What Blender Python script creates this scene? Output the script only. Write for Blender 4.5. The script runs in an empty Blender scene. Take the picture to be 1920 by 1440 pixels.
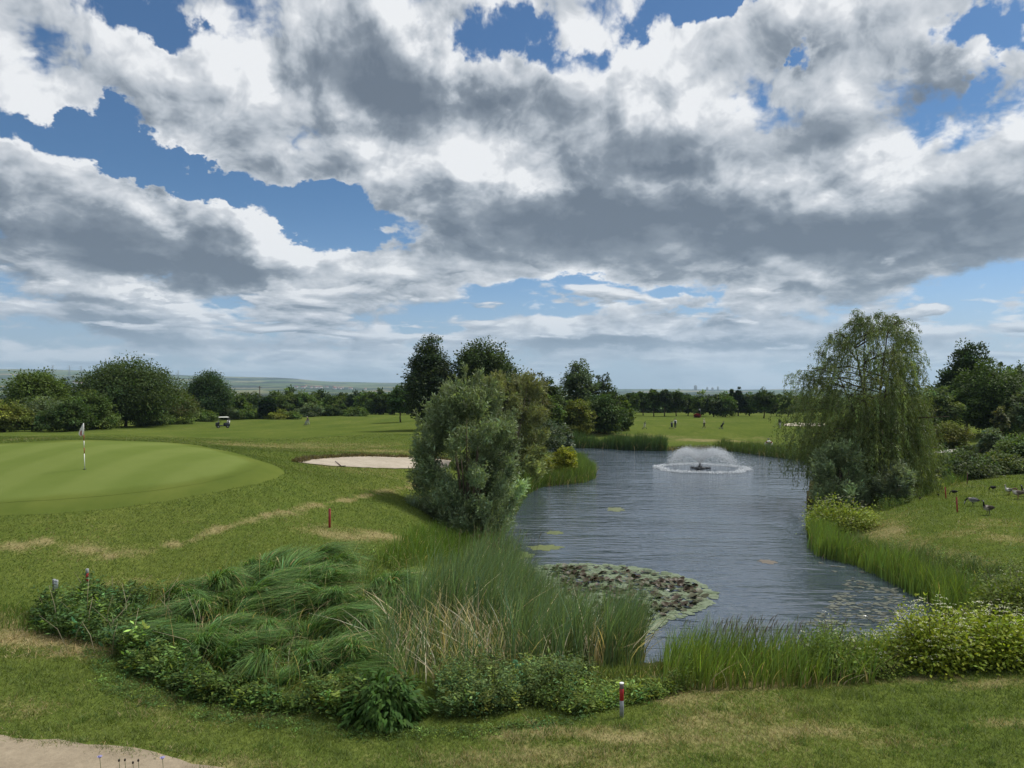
# Golf course pond under a cloudy sky -- Blender 4.5, everything built in code
import bpy, bmesh, math, random
import numpy as np
from mathutils import Vector, Matrix

rng = np.random.default_rng(11)
random.seed(11)
scene = bpy.context.scene
COL = scene.collection
CAM_Z, F_PX, CX, HY = 7.0, 1420.0, 960.0, 731.0     # eye height, focal length in photo pixels, horizon row

# ------------------------------------------------------------------ object helpers
def link(o, parent=None):
    COL.objects.link(o)
    if parent is not None:
        o.parent = parent
    return o

def tag(o, label=None, cat=None, group=None, kind=None):
    if label: o['label'] = label
    if cat: o['category'] = cat
    if group: o['group'] = group
    if kind: o['kind'] = kind
    return o

def empty(name, loc, label=None, cat=None, group=None, rz=0.0):
    o = bpy.data.objects.new(name, None)
    o.empty_display_size = 0.2
    o.location = loc
    o.rotation_euler = (0, 0, rz)
    link(o)
    return tag(o, label, cat, group)

def mesh_data(name, V, F, mats, col=None, smooth=False, fattr=None, mat_idx=None):
    """V (n,3); F an int array (m,3|4) or a list of such arrays; col (n,3) point colours"""
    if not isinstance(F, (list, tuple)): F = [F]
    F = [np.asarray(f, dtype=np.int32) for f in F if len(f)]
    V = np.asarray(V, dtype=np.float32)
    me = bpy.data.meshes.new(name)
    me.vertices.add(len(V)); me.vertices.foreach_set('co', V.ravel())
    nl = sum(f.size for f in F); nf = sum(len(f) for f in F)
    me.loops.add(nl); me.loops.foreach_set('vertex_index', np.concatenate([f.ravel() for f in F]))
    me.polygons.add(nf)
    st = []; off = 0
    for f in F:
        st.append(off + np.arange(len(f), dtype=np.int32) * f.shape[1]); off += f.size
    me.polygons.foreach_set('loop_start', np.concatenate(st).astype(np.int32))
    if mat_idx is not None: me.polygons.foreach_set('material_index', np.asarray(mat_idx, dtype=np.int32))
    if smooth: me.polygons.foreach_set('use_smooth', np.ones(nf, dtype=bool))
    me.update(calc_edges=True)
    if col is not None:
        a = me.attributes.new('col', 'FLOAT_COLOR', 'POINT')
        c4 = np.ones((len(V), 4), dtype=np.float32); c4[:, :3] = col
        a.data.foreach_set('color', c4.ravel())
    if fattr:
        for k, v in fattr.items():
            a = me.attributes.new(k, 'FLOAT', 'POINT')
            a.data.foreach_set('value', np.asarray(v, dtype=np.float32))
    if not isinstance(mats, (list, tuple)): mats = [mats]
    for m in mats: me.materials.append(m)
    return me

def obj(name, V, F, mats, parent=None, loc=None, **kw):
    o = bpy.data.objects.new(name, mesh_data(name, V, F, mats, **kw))
    if loc is not None: o.location = loc
    return link(o, parent)

class MB:
    """collects shapes into one mesh"""
    def __init__(s): s.V = []; s.F3 = []; s.F4 = []; s.C = []; s.n = 0
    def add(s, V, F3=None, F4=None, col=(1, 1, 1)):
        V = np.asarray(V, dtype=float).reshape(-1, 3)
        s.V.append(V)
        c = np.asarray(col, dtype=float)
        s.C.append(np.broadcast_to(c, (len(V), 3)) if c.ndim == 1 else c)
        if F3 is not None and len(F3): s.F3.append(np.asarray(F3, int) + s.n)
        if F4 is not None and len(F4): s.F4.append(np.asarray(F4, int) + s.n)
        s.n += len(V)
        return s
    def box(s, c, d, rz=0.0, col=(1, 1, 1), taper=1.0, tilt=None, bev=0.0):
        x, y, z = (np.array(d) / 2.0)
        b = min(bev, x * .6, y * .6)
        def ring(zz, k):
            return [(px * k, py * k, zz) for px, py in ((-x + b, -y), (x - b, -y), (x, -y + b), (x, y - b), (x - b, y), (-x + b, y), (-x, y - b), (-x, -y + b))]
        if b > 0:
            V = np.array(ring(-z, 1) + ring(z - b, taper) + ring(z, taper * (1 - b / max(x, y))))
            F4 = [(r * 8 + i, r * 8 + (i + 1) % 8, r * 8 + 8 + (i + 1) % 8, r * 8 + 8 + i) for r in range(2) for i in range(8)]
            n = len(V); V = np.vstack([V, [[0, 0, -z], [0, 0, z]]])
            F3 = [((i + 1) % 8, i, n) for i in range(8)] + [(16 + i, 16 + (i + 1) % 8, n + 1) for i in range(8)]
        else:
            t = taper
            V = np.array([(-x, -y, -z), (x, -y, -z), (x, y, -z), (-x, y, -z), (-x * t, -y * t, z), (x * t, -y * t, z), (x * t, y * t, z), (-x * t, y * t, z)])
            F4 = [(0, 3, 2, 1), (4, 5, 6, 7), (0, 1, 5, 4), (1, 2, 6, 5), (2, 3, 7, 6), (3, 0, 4, 7)]; F3 = None
        R = np.eye(3)
        if tilt is not None:
            R = np.array(Matrix.Rotation(tilt[1], 3, tilt[0]))
        R = np.array(Matrix.Rotation(rz, 3, 'Z')) @ R
        return s.add(V @ R.T + np.array(c), F3, F4, col)
    def tube(s, pts, rad, n=8, col=(1, 1, 1), cap=True, squash=None):
        pts = np.asarray(pts, float); k = len(pts)
        rad = np.broadcast_to(np.asarray(rad, float), (k,))
        T = np.gradient(pts, axis=0); T /= np.linalg.norm(T, axis=1)[:, None] + 1e-9
        up = np.array([0, 0, 1.0]) if abs(T[0, 2]) < .9 else np.array([0, 1.0, 0])
        V = []; A = np.linspace(0, 2 * np.pi, n, endpoint=False)
        for i in range(k):
            a = np.cross(up, T[i]); a /= np.linalg.norm(a) + 1e-9; b = np.cross(T[i], a)
            up = b if abs(np.dot(b, T[min(i + 1, k - 1)])) < .95 else up
            sa, sb = (1, 1) if squash is None else squash
            V.append(pts[i] + rad[i] * (np.cos(A)[:, None] * a * sa + np.sin(A)[:, None] * b * sb))
        V = np.vstack(V)
        F4 = [(i * n + j, i * n + (j + 1) % n, (i + 1) * n + (j + 1) % n, (i + 1) * n + j) for i in range(k - 1) for j in range(n)]
        F3 = []
        if cap:
            V = np.vstack([V, pts[0], pts[-1]]); m = k * n
            F3 = [((j + 1) % n, j, m) for j in range(n)] + [((k - 1) * n + j, (k - 1) * n + (j + 1) % n, m + 1) for j in range(n)]
        c = np.asarray(col, float)
        if c.ndim == 2:
            c = np.repeat(c, n, axis=0)
            if cap: c = np.vstack([c, c[:1], c[-1:]])
        return s.add(V, F3, F4, c)
    def build(s, name, mat, parent=None, loc=None, smooth=False):
        F = []
        if s.F3: F.append(np.vstack(s.F3))
        if s.F4: F.append(np.vstack(s.F4))
        return obj(name, np.vstack(s.V), F, mat, parent, loc, col=np.vstack(s.C), smooth=smooth)

# ------------------------------------------------------------------ node helpers
class E:
    """a float socket with arithmetic"""
    def __init__(s, nt, k): s.nt = nt; s.k = k
    def _m(s, op, *a, clamp=False):
        n = s.nt.nodes.new('ShaderNodeMath'); n.operation = op; n.use_clamp = clamp
        for i, v in enumerate((s,) + a):
            if isinstance(v, E): s.nt.links.new(v.k, n.inputs[i])
            else: n.inputs[i].default_value = v
        return E(s.nt, n.outputs[0])
    def __add__(s, o): return s._m('ADD', o)
    __radd__ = __add__
    def __mul__(s, o): return s._m('MULTIPLY', o)
    __rmul__ = __mul__
    def __sub__(s, o): return s._m('SUBTRACT', o)
    def __rsub__(s, o): return (s * -1.0) + o
    def __truediv__(s, o): return s._m('DIVIDE', o)
    def clamp(s): return s._m('ADD', 0.0, clamp=True)
    def mx(s, o): return s._m('MAXIMUM', o)
    def mn(s, o): return s._m('MINIMUM', o)
    def sstep(s, a, b, lo=0.0, hi=1.0, kind='SMOOTHSTEP'):
        n = s.nt.nodes.new('ShaderNodeMapRange'); n.interpolation_type = kind
        s.nt.links.new(s.k, n.inputs[0])
        n.inputs[1].default_value = a; n.inputs[2].default_value = b
        n.inputs[3].default_value = lo; n.inputs[4].default_value = hi
        return E(s.nt, n.outputs[0])

def xyz(nt, x, y, z=0.0):
    n = nt.nodes.new('ShaderNodeCombineXYZ')
    for i, v in enumerate((x, y, z)):
        if isinstance(v, E): nt.links.new(v.k, n.inputs[i])
        else: n.inputs[i].default_value = v
    return n.outputs[0]

def noise(nt, vec, scale, detail=4.0, rough=0.5, dist=0.0, lac=2.0, out=0, typ='FBM', dims='3D'):
    n = nt.nodes.new('ShaderNodeTexNoise'); n.noise_dimensions = dims
    n.noise_type = typ
    if vec is not None: nt.links.new(vec, n.inputs['Vector'])
    n.inputs['Scale'].default_value = scale; n.inputs['Detail'].default_value = detail
    n.inputs['Roughness'].default_value = rough; n.inputs['Distortion'].default_value = dist
    n.inputs['Lacunarity'].default_value = lac
    return n.outputs[1] if out else E(nt, n.outputs[0])

def mixc(nt, f, a, b, blend='MIX'):
    n = nt.nodes.new('ShaderNodeMix'); n.data_type = 'RGBA'; n.blend_type = blend
    for i, v in ((0, f), (6, a), (7, b)):
        if isinstance(v, E): nt.links.new(v.k, n.inputs[i])
        elif hasattr(v, 'is_linked'): nt.links.new(v, n.inputs[i])
        elif i == 0: n.inputs[0].default_value = v
        else: n.inputs[i].default_value = (*v, 1.0)
    return n.outputs[2]

def mapped(nt, vec, scale=(1, 1, 1), rot=(0, 0, 0), loc=(0, 0, 0), typ='POINT'):
    n = nt.nodes.new('ShaderNodeMapping'); n.vector_type = typ
    nt.links.new(vec, n.inputs[0])
    n.inputs['Location'].default_value = loc; n.inputs['Rotation'].default_value = rot; n.inputs['Scale'].default_value = scale
    return n.outputs[0]

# ------------------------------------------------------------------ sky: NISHITA blue with clouds laid over the dome (world directions)
SUN_EL, SUN_AZ = 55.0, 66.0
SUN_W, SUN_ANGLE = 3.0, 12.0
SKY_TINT_HI, SKY_TINT_LO = (0.30, 0.47, 0.62), (0.60, 0.69, 0.86)
AIR = (2.5, 3.15, 4.3)
CLOUD_RAMP = [(0.0, (1.05, 1.30, 1.68)), (0.30, (1.75, 2.05, 2.45)), (0.58, (3.5, 3.8, 4.2)), (0.82, (4.9, 5.1, 5.4)), (1.0, (6.5, 6.6, 6.75))]
# (px, py, rx, ry, rotation, amount): directions given by where they lie in the photograph's view
COVER = [
    (190, 272, 220, 50, 10, -0.38), (60, 225, 110, 36, 0, -0.24), (500, 375, 200, 55, 20, -0.42), (620, 440, 70, 50, 30, -0.34), (330, 335, 150, 40, 25, -.30),
    (430, 303, 190, 34, 6, 0.42), (230, 205, 250, 50, 10, .2),
    (950, 65, 120, 50, 0, -0.36), (1100, 100, 130, 42, -10, -0.36), (1340, 0, 170, 28, 0, -0.36), (240, 25, 110, 34, 0, -0.30), (350, 60, 90, 28, 0, -.22),
    (960, 540, 150, 38, 0, -0.36), (1170, 545, 220, 28, 0, -0.38), (730, 462, 90, 34, 0, -0.30), (1850, 50, 90, 36, -20, -0.30), (1840, 135, 40, 24, 0, -.22), (1515, 92, 26, 18, 0, -.3),
    (720, 160, 185, 105, 15, 0.36), (150, 350, 300, 85, 14, 0.42), (430, 455, 225, 85, 5, 0.46), (1350, 400, 640, 150, 3, 0.46), (960, 235, 150, 90, 0, .3), (680, 300, 200, 60, 0, .22),
    (1740, 180, 150, 70, 0, 0.26), (400, 150, 420, 80, 8, .14), (1300, 130, 360, 80, 0, .24),
    (70, 500, 120, 50, 0, .2), (1400, 640, 360, 40, 0, .10), (500, 620, 500, 50, 0, .12), (1200, 622, 270, 34, 0, .42), (760, 505, 130, 40, 0, .24), (1450, 555, 90, 24, 0, .3), (1275, 565, 50, 18, 0, .25),
]
DARK = [
    (700, 160, 150, 92, 15, 0.46), (790, 210, 120, 48, 10, .24), (1300, 440, 560, 100, 2, 0.46), (1600, 470, 360, 70, 0, .22), (1000, 410, 250, 90, 5, .22), (1180, 250, 150, 60, 0, .2),
    (70, 390, 200, 62, 8, 0.40), (260, 470, 200, 55, 4, 0.40), (400, 508, 230, 30, 0, .52), (1730, 180, 110, 52, 0, 0.36), (1320, 265, 230, 62, 0, .30),
    (1880, 340, 160, 80, 0, 0.30), (1000, 660, 700, 30, 0, .18), (200, 610, 420, 40, 0, .2), (1700, 610, 300, 40, 0, .2),
    (780, 520, 200, 22, 0, .2), (1560, 250, 130, 70, 0, .2), (50, 545, 120, 22, 0, .3), (1150, 646, 270, 17, 0, .50), (1560, 640, 260, 14, 0, .3), (420, 640, 420, 16, 0, .3), (250, 566, 170, 13, 0, .4), (760, 600, 300, 14, 0, .3), (1700, 560, 200, 20, 0, .3), (700, 545, 180, 12, 0, .3), 
    (560, 450, 90, 50, 0, -.3), (500, 410, 90, 30, 0, -.2), (1000, 330, 160, 40, 15, -.24), (700, 330, 140, 40, 0, -.2), (860, 100, 60, 60, 0, -.2), (1720, 270, 120, 26, -15, -.2),
]

def az_el(px, py):
    return math.degrees(math.atan((px - CX) / F_PX)), math.degrees(math.atan((HY - py) / math.hypot(F_PX, px - CX)))

def build_world():
    w = bpy.data.worlds.new('World'); scene.world = w; w.use_nodes = True
    nt = w.node_tree; nt.nodes.clear()
    out = nt.nodes.new('ShaderNodeOutputWorld'); bg = nt.nodes.new('ShaderNodeBackground')
    nt.links.new(bg.outputs[0], out.inputs[0])
    sky = nt.nodes.new('ShaderNodeTexSky'); sky.sky_type = 'NISHITA'; sky.sun_disc = False
    sky.sun_elevation = math.radians(SUN_EL); sky.sun_rotation = math.radians(SUN_AZ)
    sky.air_density = 1.0; sky.dust_density = 0.6; sky.ozone_density = 2.0
    tc = nt.nodes.new('ShaderNodeTexCoord'); sep = nt.nodes.new('ShaderNodeSeparateXYZ')
    nt.links.new(tc.outputs['Generated'], sep.inputs[0])
    x, y, z = (E(nt, sep.outputs[i]) for i in range(3))
    azr = x._m('ARCTAN2', y)
    az = azr * (180 / math.pi)
    el = z._m('ARCSINE') * (180 / math.pi)
    u = azr * 2.3
    v = (z.mx(0.0) + 0.17)._m('LOGARITHM', math.e) * 1.5
    q = xyz(nt, u, v)
    # irregular edges: the blob field is read at wandering directions
    ws = nt.nodes.new('ShaderNodeSeparateColor')
    nt.links.new(noise(nt, q, 2.6, 6.0, .62, out=1, dims='2D'), ws.inputs[0])
    amp = el.sstep(0, 16, 4.0, 14.0)
    az2 = az + (E(nt, ws.outputs[0]) - 0.5) * amp
    el2 = el + (E(nt, ws.outputs[1]) - 0.5) * (amp * 0.6)
    dirv = xyz(nt, az2, el2, 0.0)
    def field(blobs, start):
        acc = start
        for (px, py, rx, ry, rot, a) in blobs:
            ca, ce = az_el(px, py)
            k = 180 / math.pi / F_PX
            m = mapped(nt, dirv, (rx * k, ry * k, 1.0), (0, 0, math.radians(-rot)), (ca, ce, 0), 'TEXTURE')
            ln = nt.nodes.new('ShaderNodeVectorMath'); ln.operation = 'LENGTH'; nt.links.new(m, ln.inputs[0])
            acc = E(nt, ln.outputs['Value']).sstep(0.3, 1.25, a, 0.0) + acc
        return acc
    cover = field(COVER, 0.0)
    dark = field(DARK, 0.0)
    def puffs(dv, dx, det=10.0):
        qq = xyz(nt, u + dx, v + dv)
        a = noise(nt, qq, 2.4, det, 0.54, 0.1, dims='2D')
        va = nt.nodes.new('ShaderNodeVectorMath'); va.operation = 'MULTIPLY_ADD'
        nt.links.new(noise(nt, qq, 5.0, 3.0, out=1, dims='2D'), va.inputs[0]); va.inputs[1].default_value = (.25, .25, .25); nt.links.new(qq, va.inputs[2])
        n = nt.nodes.new('ShaderNodeTexVoronoi'); n.feature = 'F1'; n.voronoi_dimensions = '2D'
        nt.links.new(va.outputs[0], n.inputs['Vector'])
        n.inputs['Scale'].default_value = 4.6; n.inputs['Detail'].default_value = 3.5; n.inputs['Roughness'].default_value = .6
        n.inputs['Lacunarity'].default_value = 2.2
        n.normalize = True
        return a, E(nt, n.outputs['Distance']) * -0.42 + 0.17, noise(nt, qq, 2.4, 5.0, 0.5, 0.1, dims='2D')
    a0, b0, s0 = puffs(0.0, 0.0); a1, b1, s1 = puffs(0.06, 0.03, 2.0)
    a2 = noise(nt, xyz(nt, u + .05, v + .15), 2.4, 4.0, .5, .15, dims='2D')
    big = noise(nt, q, 1.1, 2.0, .5, dims='2D')
    fine = noise(nt, q, 16.0, 5.0, .6, dims='2D')
    D0 = (a0 - 0.5) * 1.5 + b0 * 1.25
    D = D0 + cover + el.sstep(5.0, 11.0, -0.16, 0.0) + (big - 0.5) * 0.35 + (0.60 + 0.5 * (fine - 0.5) * 0.3)
    alpha = D.sstep(0.40, 0.60)
    relief = (s0 - s1) * 2.4 + (b0 - b1) * 2.5 + (s0 - a2) * 1.0
    thick = D.sstep(0.46, 0.95)
    dk = dark.mn(0.85)
    bright = 0.86 - thick * 0.27 - dk * 0.86 + relief * dark.sstep(0.0, 0.8, 1.0, 0.42) + (1.0 - alpha) * 0.1
    # rows of small cumulus low over the plain: bright tops, grey flat bases
    lu, lv = azr * 9.0, (el + 2.0)._m('LOGARITHM', math.e) * 5.2
    def low(dv):
        qq = xyz(nt, lu, lv + dv, 3.7)
        return noise(nt, qq, 1.0, 7.0, .55, .2, dims='2D') * 1.2 + noise(nt, qq, .33, 2.0, .5, dims='2D') * .7
    l0 = low(0.0); l1 = low(.30)
    lmask = el.sstep(.3, 1.6) * el.sstep(7.0, 10.5, 1.0, 0.0)
    la = (l0 - 0.93 - dk * .2).sstep(0.0, .12) * lmask
    lb = (0.58 + (l0 - l1) * 2.1).clamp()
    bright = bright * (1.0 - la * .9) + lb * la * .9
    alpha = alpha + (1.0 - alpha) * la
    bright = bright.clamp()
    ramp = nt.nodes.new('ShaderNodeValToRGB')
    cr = ramp.color_ramp; cr.interpolation = 'LINEAR'
    while len(cr.elements) < 5: cr.elements.new(0.5)
    for e, (p, c) in zip(cr.elements, CLOUD_RAMP):
        e.position = p; e.color = (*c, 1)
    nt.links.new(bright.k, ramp.inputs[0])
    # far clouds sink into the pale air above the horizon
    air = el.sstep(-1.0, 8.0, 0.55, 0.0)
    cloud = mixc(nt, air, ramp.outputs[0], AIR)
    tint = mixc(nt, el.sstep(0.0, 16.0), SKY_TINT_LO, SKY_TINT_HI)
    blue = mixc(nt, 1.0, sky.outputs[0], tint, 'MULTIPLY')
    blue = mixc(nt, el.sstep(-1.0, 8.0, 0.8, 0.0), blue, AIR)
    af = alpha * el.sstep(0.0, 7.0, 0.8, 1.0)
    res = mixc(nt, af, blue, cloud)
    gnd = mixc(nt, z.sstep(-0.03, -0.005), (0.9, 1.0, 0.6), res)
    nt.links.new(gnd, bg.inputs['Color'])
    bg.inputs['Strength'].default_value = 0.1
    w.cycles.sampling_method = 'MANUAL'; w.cycles.sample_map_resolution = 512
    L = bpy.data.lights.new('sun', 'SUN'); L.energy = SUN_W; L.angle = math.radians(SUN_ANGLE); L.color = (1.0, .95, .87)
    o = bpy.data.objects.new('sun', L); link(o)
    a, e = math.radians(SUN_AZ), math.radians(SUN_EL)
    d = Vector((math.sin(a) * math.cos(e), math.cos(a) * math.cos(e), math.sin(e)))
    o.rotation_euler = d.to_track_quat('Z', 'Y').to_euler()
    o.location = d * 50
build_world()

# ------------------------------------------------------------------ terrain heights (metres; the eye is 7 m above z = 0)
ZW = -1.0                                            # pond level

def on_z(px, py, z):
    Y = (CAM_Z - z) * F_PX / (py - HY)
    return ((px - CX) / F_PX * Y, Y)

SHORE = np.array([on_z(a, b, ZW) for a, b in [
    (1100, 1236), (1180, 1246), (1260, 1240), (1400, 1222), (1560, 1210), (1700, 1196), (1765, 1165), (1752, 1130), (1705, 1106), (1660, 1082),
    (1620, 1063), (1580, 1052), (1545, 1044), (1524, 1026), (1515, 985), (1512, 940), (1516, 905), (1545, 878), (1555, 868), (1515, 864),
    (1440, 855), (1385, 847), (1340, 841), (1290, 842), (1250, 845), (1190, 844), (1120, 840), (1060, 839), (1000, 841), (985, 846), (1042, 849),
    (1085, 865), (1108, 884), (1110, 896), (1090, 905), (1050, 909), (1010, 913), (985, 925), (965, 955), (945, 985), (930, 1012), (925, 1045),
    (950, 1090), (985, 1140), (1030, 1190), (1070, 1220)]])

def sdist(poly, x, y):
    """signed distance to a polygon, positive inside"""
    x = np.asarray(x, float).ravel(); y = np.asarray(y, float).ravel()
    d2 = np.full(x.shape, 1e18); ins = np.zeros(x.shape, bool)
    n = len(poly)
    for i in range(n):
        ax, ay = poly[i]; bx, by = poly[(i + 1) % n]
        ex, ey = bx - ax, by - ay
        t = np.clip(((x - ax) * ex + (y - ay) * ey) / (ex * ex + ey * ey + 1e-12), 0, 1)
        d2 = np.minimum(d2, (x - ax - t * ex) ** 2 + (y - ay - t * ey) ** 2)
        c = (ay > y) != (by > y)
        with np.errstate(divide='ignore', invalid='ignore'):
            xi = ax + (y - ay) * ex / (ey if ey else 1e-12)
        ins ^= c & (x < xi)
    d = np.sqrt(d2)
    return np.where(ins, d, -d)

CTRL = [  # (column, row, distance) of ground points read off the photograph
    (0, 1440, 14), (480, 1440, 14), (960, 1440, 14), (1500, 1440, 14), (1900, 1440, 14), (1165, 1343, 16.2), (700, 1345, 16.4), (1500, 1300, 18.0),
    (1900, 1245, 19.6), (1300, 1290, 18.3), (100, 1190, 21.7), (400, 1290, 18.0), (0, 1100, 25), (160, 1140, 24), (300, 1040, 28), (0, 1030, 27.5), (600, 1080, 25.5), (800, 1150, 22.8),
    (618, 988, 32), (770, 990, 34.5), (0, 942, 31), (250, 926, 32.5), (400, 905, 34), (487, 870, 38), (160, 880, 35), (200, 826, 46), (0, 832, 44), (400, 845, 42),
    (-400, 850, 42), (-400, 1000, 30), (-400, 1200, 21),
    (200, 808, 110), (0, 812, 100), (420, 803, 140), (577, 797, 160), (700, 781, 200), (480, 784, 190), (560, 840, 75), (560, 880, 45), (660, 878, 50), (680, 857, 58), (640, 930, 38), (740, 930, 41), (880, 1005, 41),
    (850, 880, 58), (850, 820, 90), (1020, 885, 67), (1060, 885, 66), (980, 830, 100), (800, 800, 130), (900, 795, 135),
    (1100, 800, 135), (1350, 803, 138), (1250, 804, 136), (1300, 783, 190), (1440, 785, 190), (1200, 783, 195), (1460, 806, 133), (1300, 830, 112), (1450, 832, 112), (1520, 820, 118), (1080, 820, 118),
    (1240, 775, 260), (1440, 776, 250), (800, 778, 230), (300, 785, 190), (100, 785, 190),
    (1850, 966, 40), (1793, 960, 39), (1772, 935, 46), (1920, 895, 58), (1812, 908, 54), (1700, 1000, 38), (1900, 1050, 30), (1900, 1130, 25.5), (1640, 938, 50), (1640, 1000, 39),
    (1800, 850, 85), (1840, 880, 72), (1830, 800, 125), (1900, 808, 118), (1700, 830, 100), (2300, 900, 58), (2300, 1100, 27), (2300, 800, 120), (1600, 850, 92), (2300, 1440, 14),
]
def _feat(x, y):
    r = np.hypot(x, y); t = np.arctan2(x, np.maximum(y, 1e-6) + 0 * x)
    t = np.where(y < 0, np.sign(x) * np.pi / 2, t)
    return np.clip(t, -0.85, 0.85) * 1.6, np.log(np.maximum(r, 9.0) + 4.0)
_cx = np.array([(a - CX) / F_PX * Y for a, b, Y in CTRL]); _cy = np.array([Y for _, _, Y in CTRL], float)
_cz = np.array([CAM_Z - (b - HY) / F_PX * Y for a, b, Y in CTRL])
_fu, _fv = _feat(_cx, _cy)
def _phi(d): return np.sqrt(d * d + 0.02)
_K = _phi(np.hypot(_fu[:, None] - _fu, _fv[:, None] - _fv)) + np.eye(len(_cx)) * -0.004
_wt = np.linalg.solve(_K, _cz - 0.5)

# far plain and hills: rows of the skyline seen at growing distances
FR = np.log(np.array([250, 420, 700, 1500, 3000, 5000, 7000, 9000, 12000], float))
FC = np.array([-700, 0, 230, 450, 700, 1150, 1480, 1920, 2700], float)
FP = np.array([
    [776, 776, 776, 776, 776, 775, 776, 770, 770], [772, 772, 772, 772, 772, 770, 770, 756, 756], [764, 764, 764, 764, 764, 762, 762, 742, 742],
    [750, 750, 750, 749, 749, 750, 752, 745, 745], [731, 733, 736, 739, 740, 744, 745, 742, 742], [712, 717, 722, 727, 731, 739, 739, 738, 738],
    [700, 705, 711, 716, 724, 734, 735, 734, 734], [688, 692, 697, 707, 717, 730, 731, 731, 731], [688, 692, 699, 711, 720, 730, 732, 732, 732]])

def _far(x, y):
    r = np.hypot(x, y); lr = np.clip(np.log(np.maximum(r, 1)), FR[0], FR[-1] - 1e-6)
    th = np.clip(np.arctan2(x, np.where(y > 0, y, 1e-6)), -0.9, 0.9)
    c = np.clip(np.tan(th) * F_PX + CX, FC[0], FC[-1] - 1e-6)
    i = np.clip(np.searchsorted(FR, lr, side='right') - 1, 0, len(FR) - 2); j = np.clip(np.searchsorted(FC, c, side='right') - 1, 0, len(FC) - 2)
    a = (lr - FR[i]) / (FR[i + 1] - FR[i]); b = (c - FC[j]) / (FC[j + 1] - FC[j]); b = b * b * (3 - 2 * b)
    p = (FP[i, j] * (1 - b) + FP[i, j + 1] * b) * (1 - a) + (FP[i + 1, j] * (1 - b) + FP[i + 1, j + 1] * b) * a
    wob = (np.sin(x / 310.0 + 1.3) * np.cos(y / 530.0) + .6 * np.sin(x / 127.0 + y / 400.0)) * np.clip((r - 2500) / 4000, 0, 1) * 5.0
    return CAM_Z - (p - HY) / F_PX * np.minimum(r, 12000) * np.cos(th) + wob

def H(x, y, bank=True):
    shp = np.shape(x); x = np.asarray(x, float).ravel(); y = np.asarray(y, float).ravel()
    z = np.zeros(x.shape)
    r = np.hypot(x, y)
    near = r < 330
    if near.any():
        u, v = _feat(x[near], y[near]); acc = np.full(u.shape, 0.5)
        for k in range(len(_cx)):
            acc += _wt[k] * _phi(np.hypot(u - _fu[k], v - _fv[k]))
        xx, yy = x[near], y[near]
        acc += 0.05 * np.sin(xx * .7 + 1) * np.sin(yy * .6) + .10 * np.sin(xx * .21 + 2) * np.cos(yy * .17)
        z[near] = acc
    fz = _far(x, y)
    t = np.clip((r - 190) / 130.0, 0, 1); t = t * t * (3 - 2 * t)
    z = np.where(near, z * (1 - t) + fz * t, fz)
    if bank:
        m = (r < 150) & (y > 10)
        if m.any():
            sd = sdist(SHORE, x[m], y[m])
            zz = z[m]
            w = np.clip(-sd / np.where(y[m] < 30, 2.6, 4.0), 0, 1); w = w * w * (3 - 2 * w)
            zo = (ZW + 0.06) * (1 - w) + np.maximum(zz, ZW + 0.08) * w
            zi = ZW - np.minimum(0.02 + sd * 0.35, 1.3)
            z[m] = np.where(sd > 0, zi, zo)
    return z.reshape(shp)

def hit(px, py, zoff=0.0):
    """where the line of sight through a photo pixel meets the ground"""
    tx, tz = (px - CX) / F_PX, (HY - py) / F_PX
    Y = np.concatenate([np.arange(8, 60, .04), np.arange(60, 330, .3)])
    g = CAM_Z + tz * Y - (np.maximum(H(tx * Y, Y), ZW) + zoff)
    k = np.argmax(g < 0)
    if not (g < 0).any(): k = len(Y) - 1
    return float(tx * Y[k]), float(Y[k])

def ground(x, y): return float(H(np.array([x]), np.array([y]))[0])
def at(px, Y): return (px - CX) / F_PX * Y, Y
def ztop(py, Y): return CAM_Z - (py - HY) / F_PX * Y

# value noise for colours and edges of things on the ground
_tab = rng.random((256, 256))
def vnoise(x, y, s=1.0, o=3):
    x = np.asarray(x, float) / s; y = np.asarray(y, float) / s; out = 0; amp = 1; tot = 0
    for k in range(o):
        xi = np.floor(x).astype(int); yi = np.floor(y).astype(int); fx = x - xi; fy = y - yi
        fx = fx * fx * (3 - 2 * fx); fy = fy * fy * (3 - 2 * fy)
        a = _tab[xi % 256, yi % 256]; b = _tab[(xi + 1) % 256, yi % 256]; c = _tab[xi % 256, (yi + 1) % 256]; d = _tab[(xi + 1) % 256, (yi + 1) % 256]
        out = out + amp * ((a * (1 - fx) + b * fx) * (1 - fy) + (c * (1 - fx) + d * fx) * fy); tot += amp
        amp *= .5; x = x * 2.03 + 17.1; y = y * 2.03 + 5.7
    return out / tot

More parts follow.
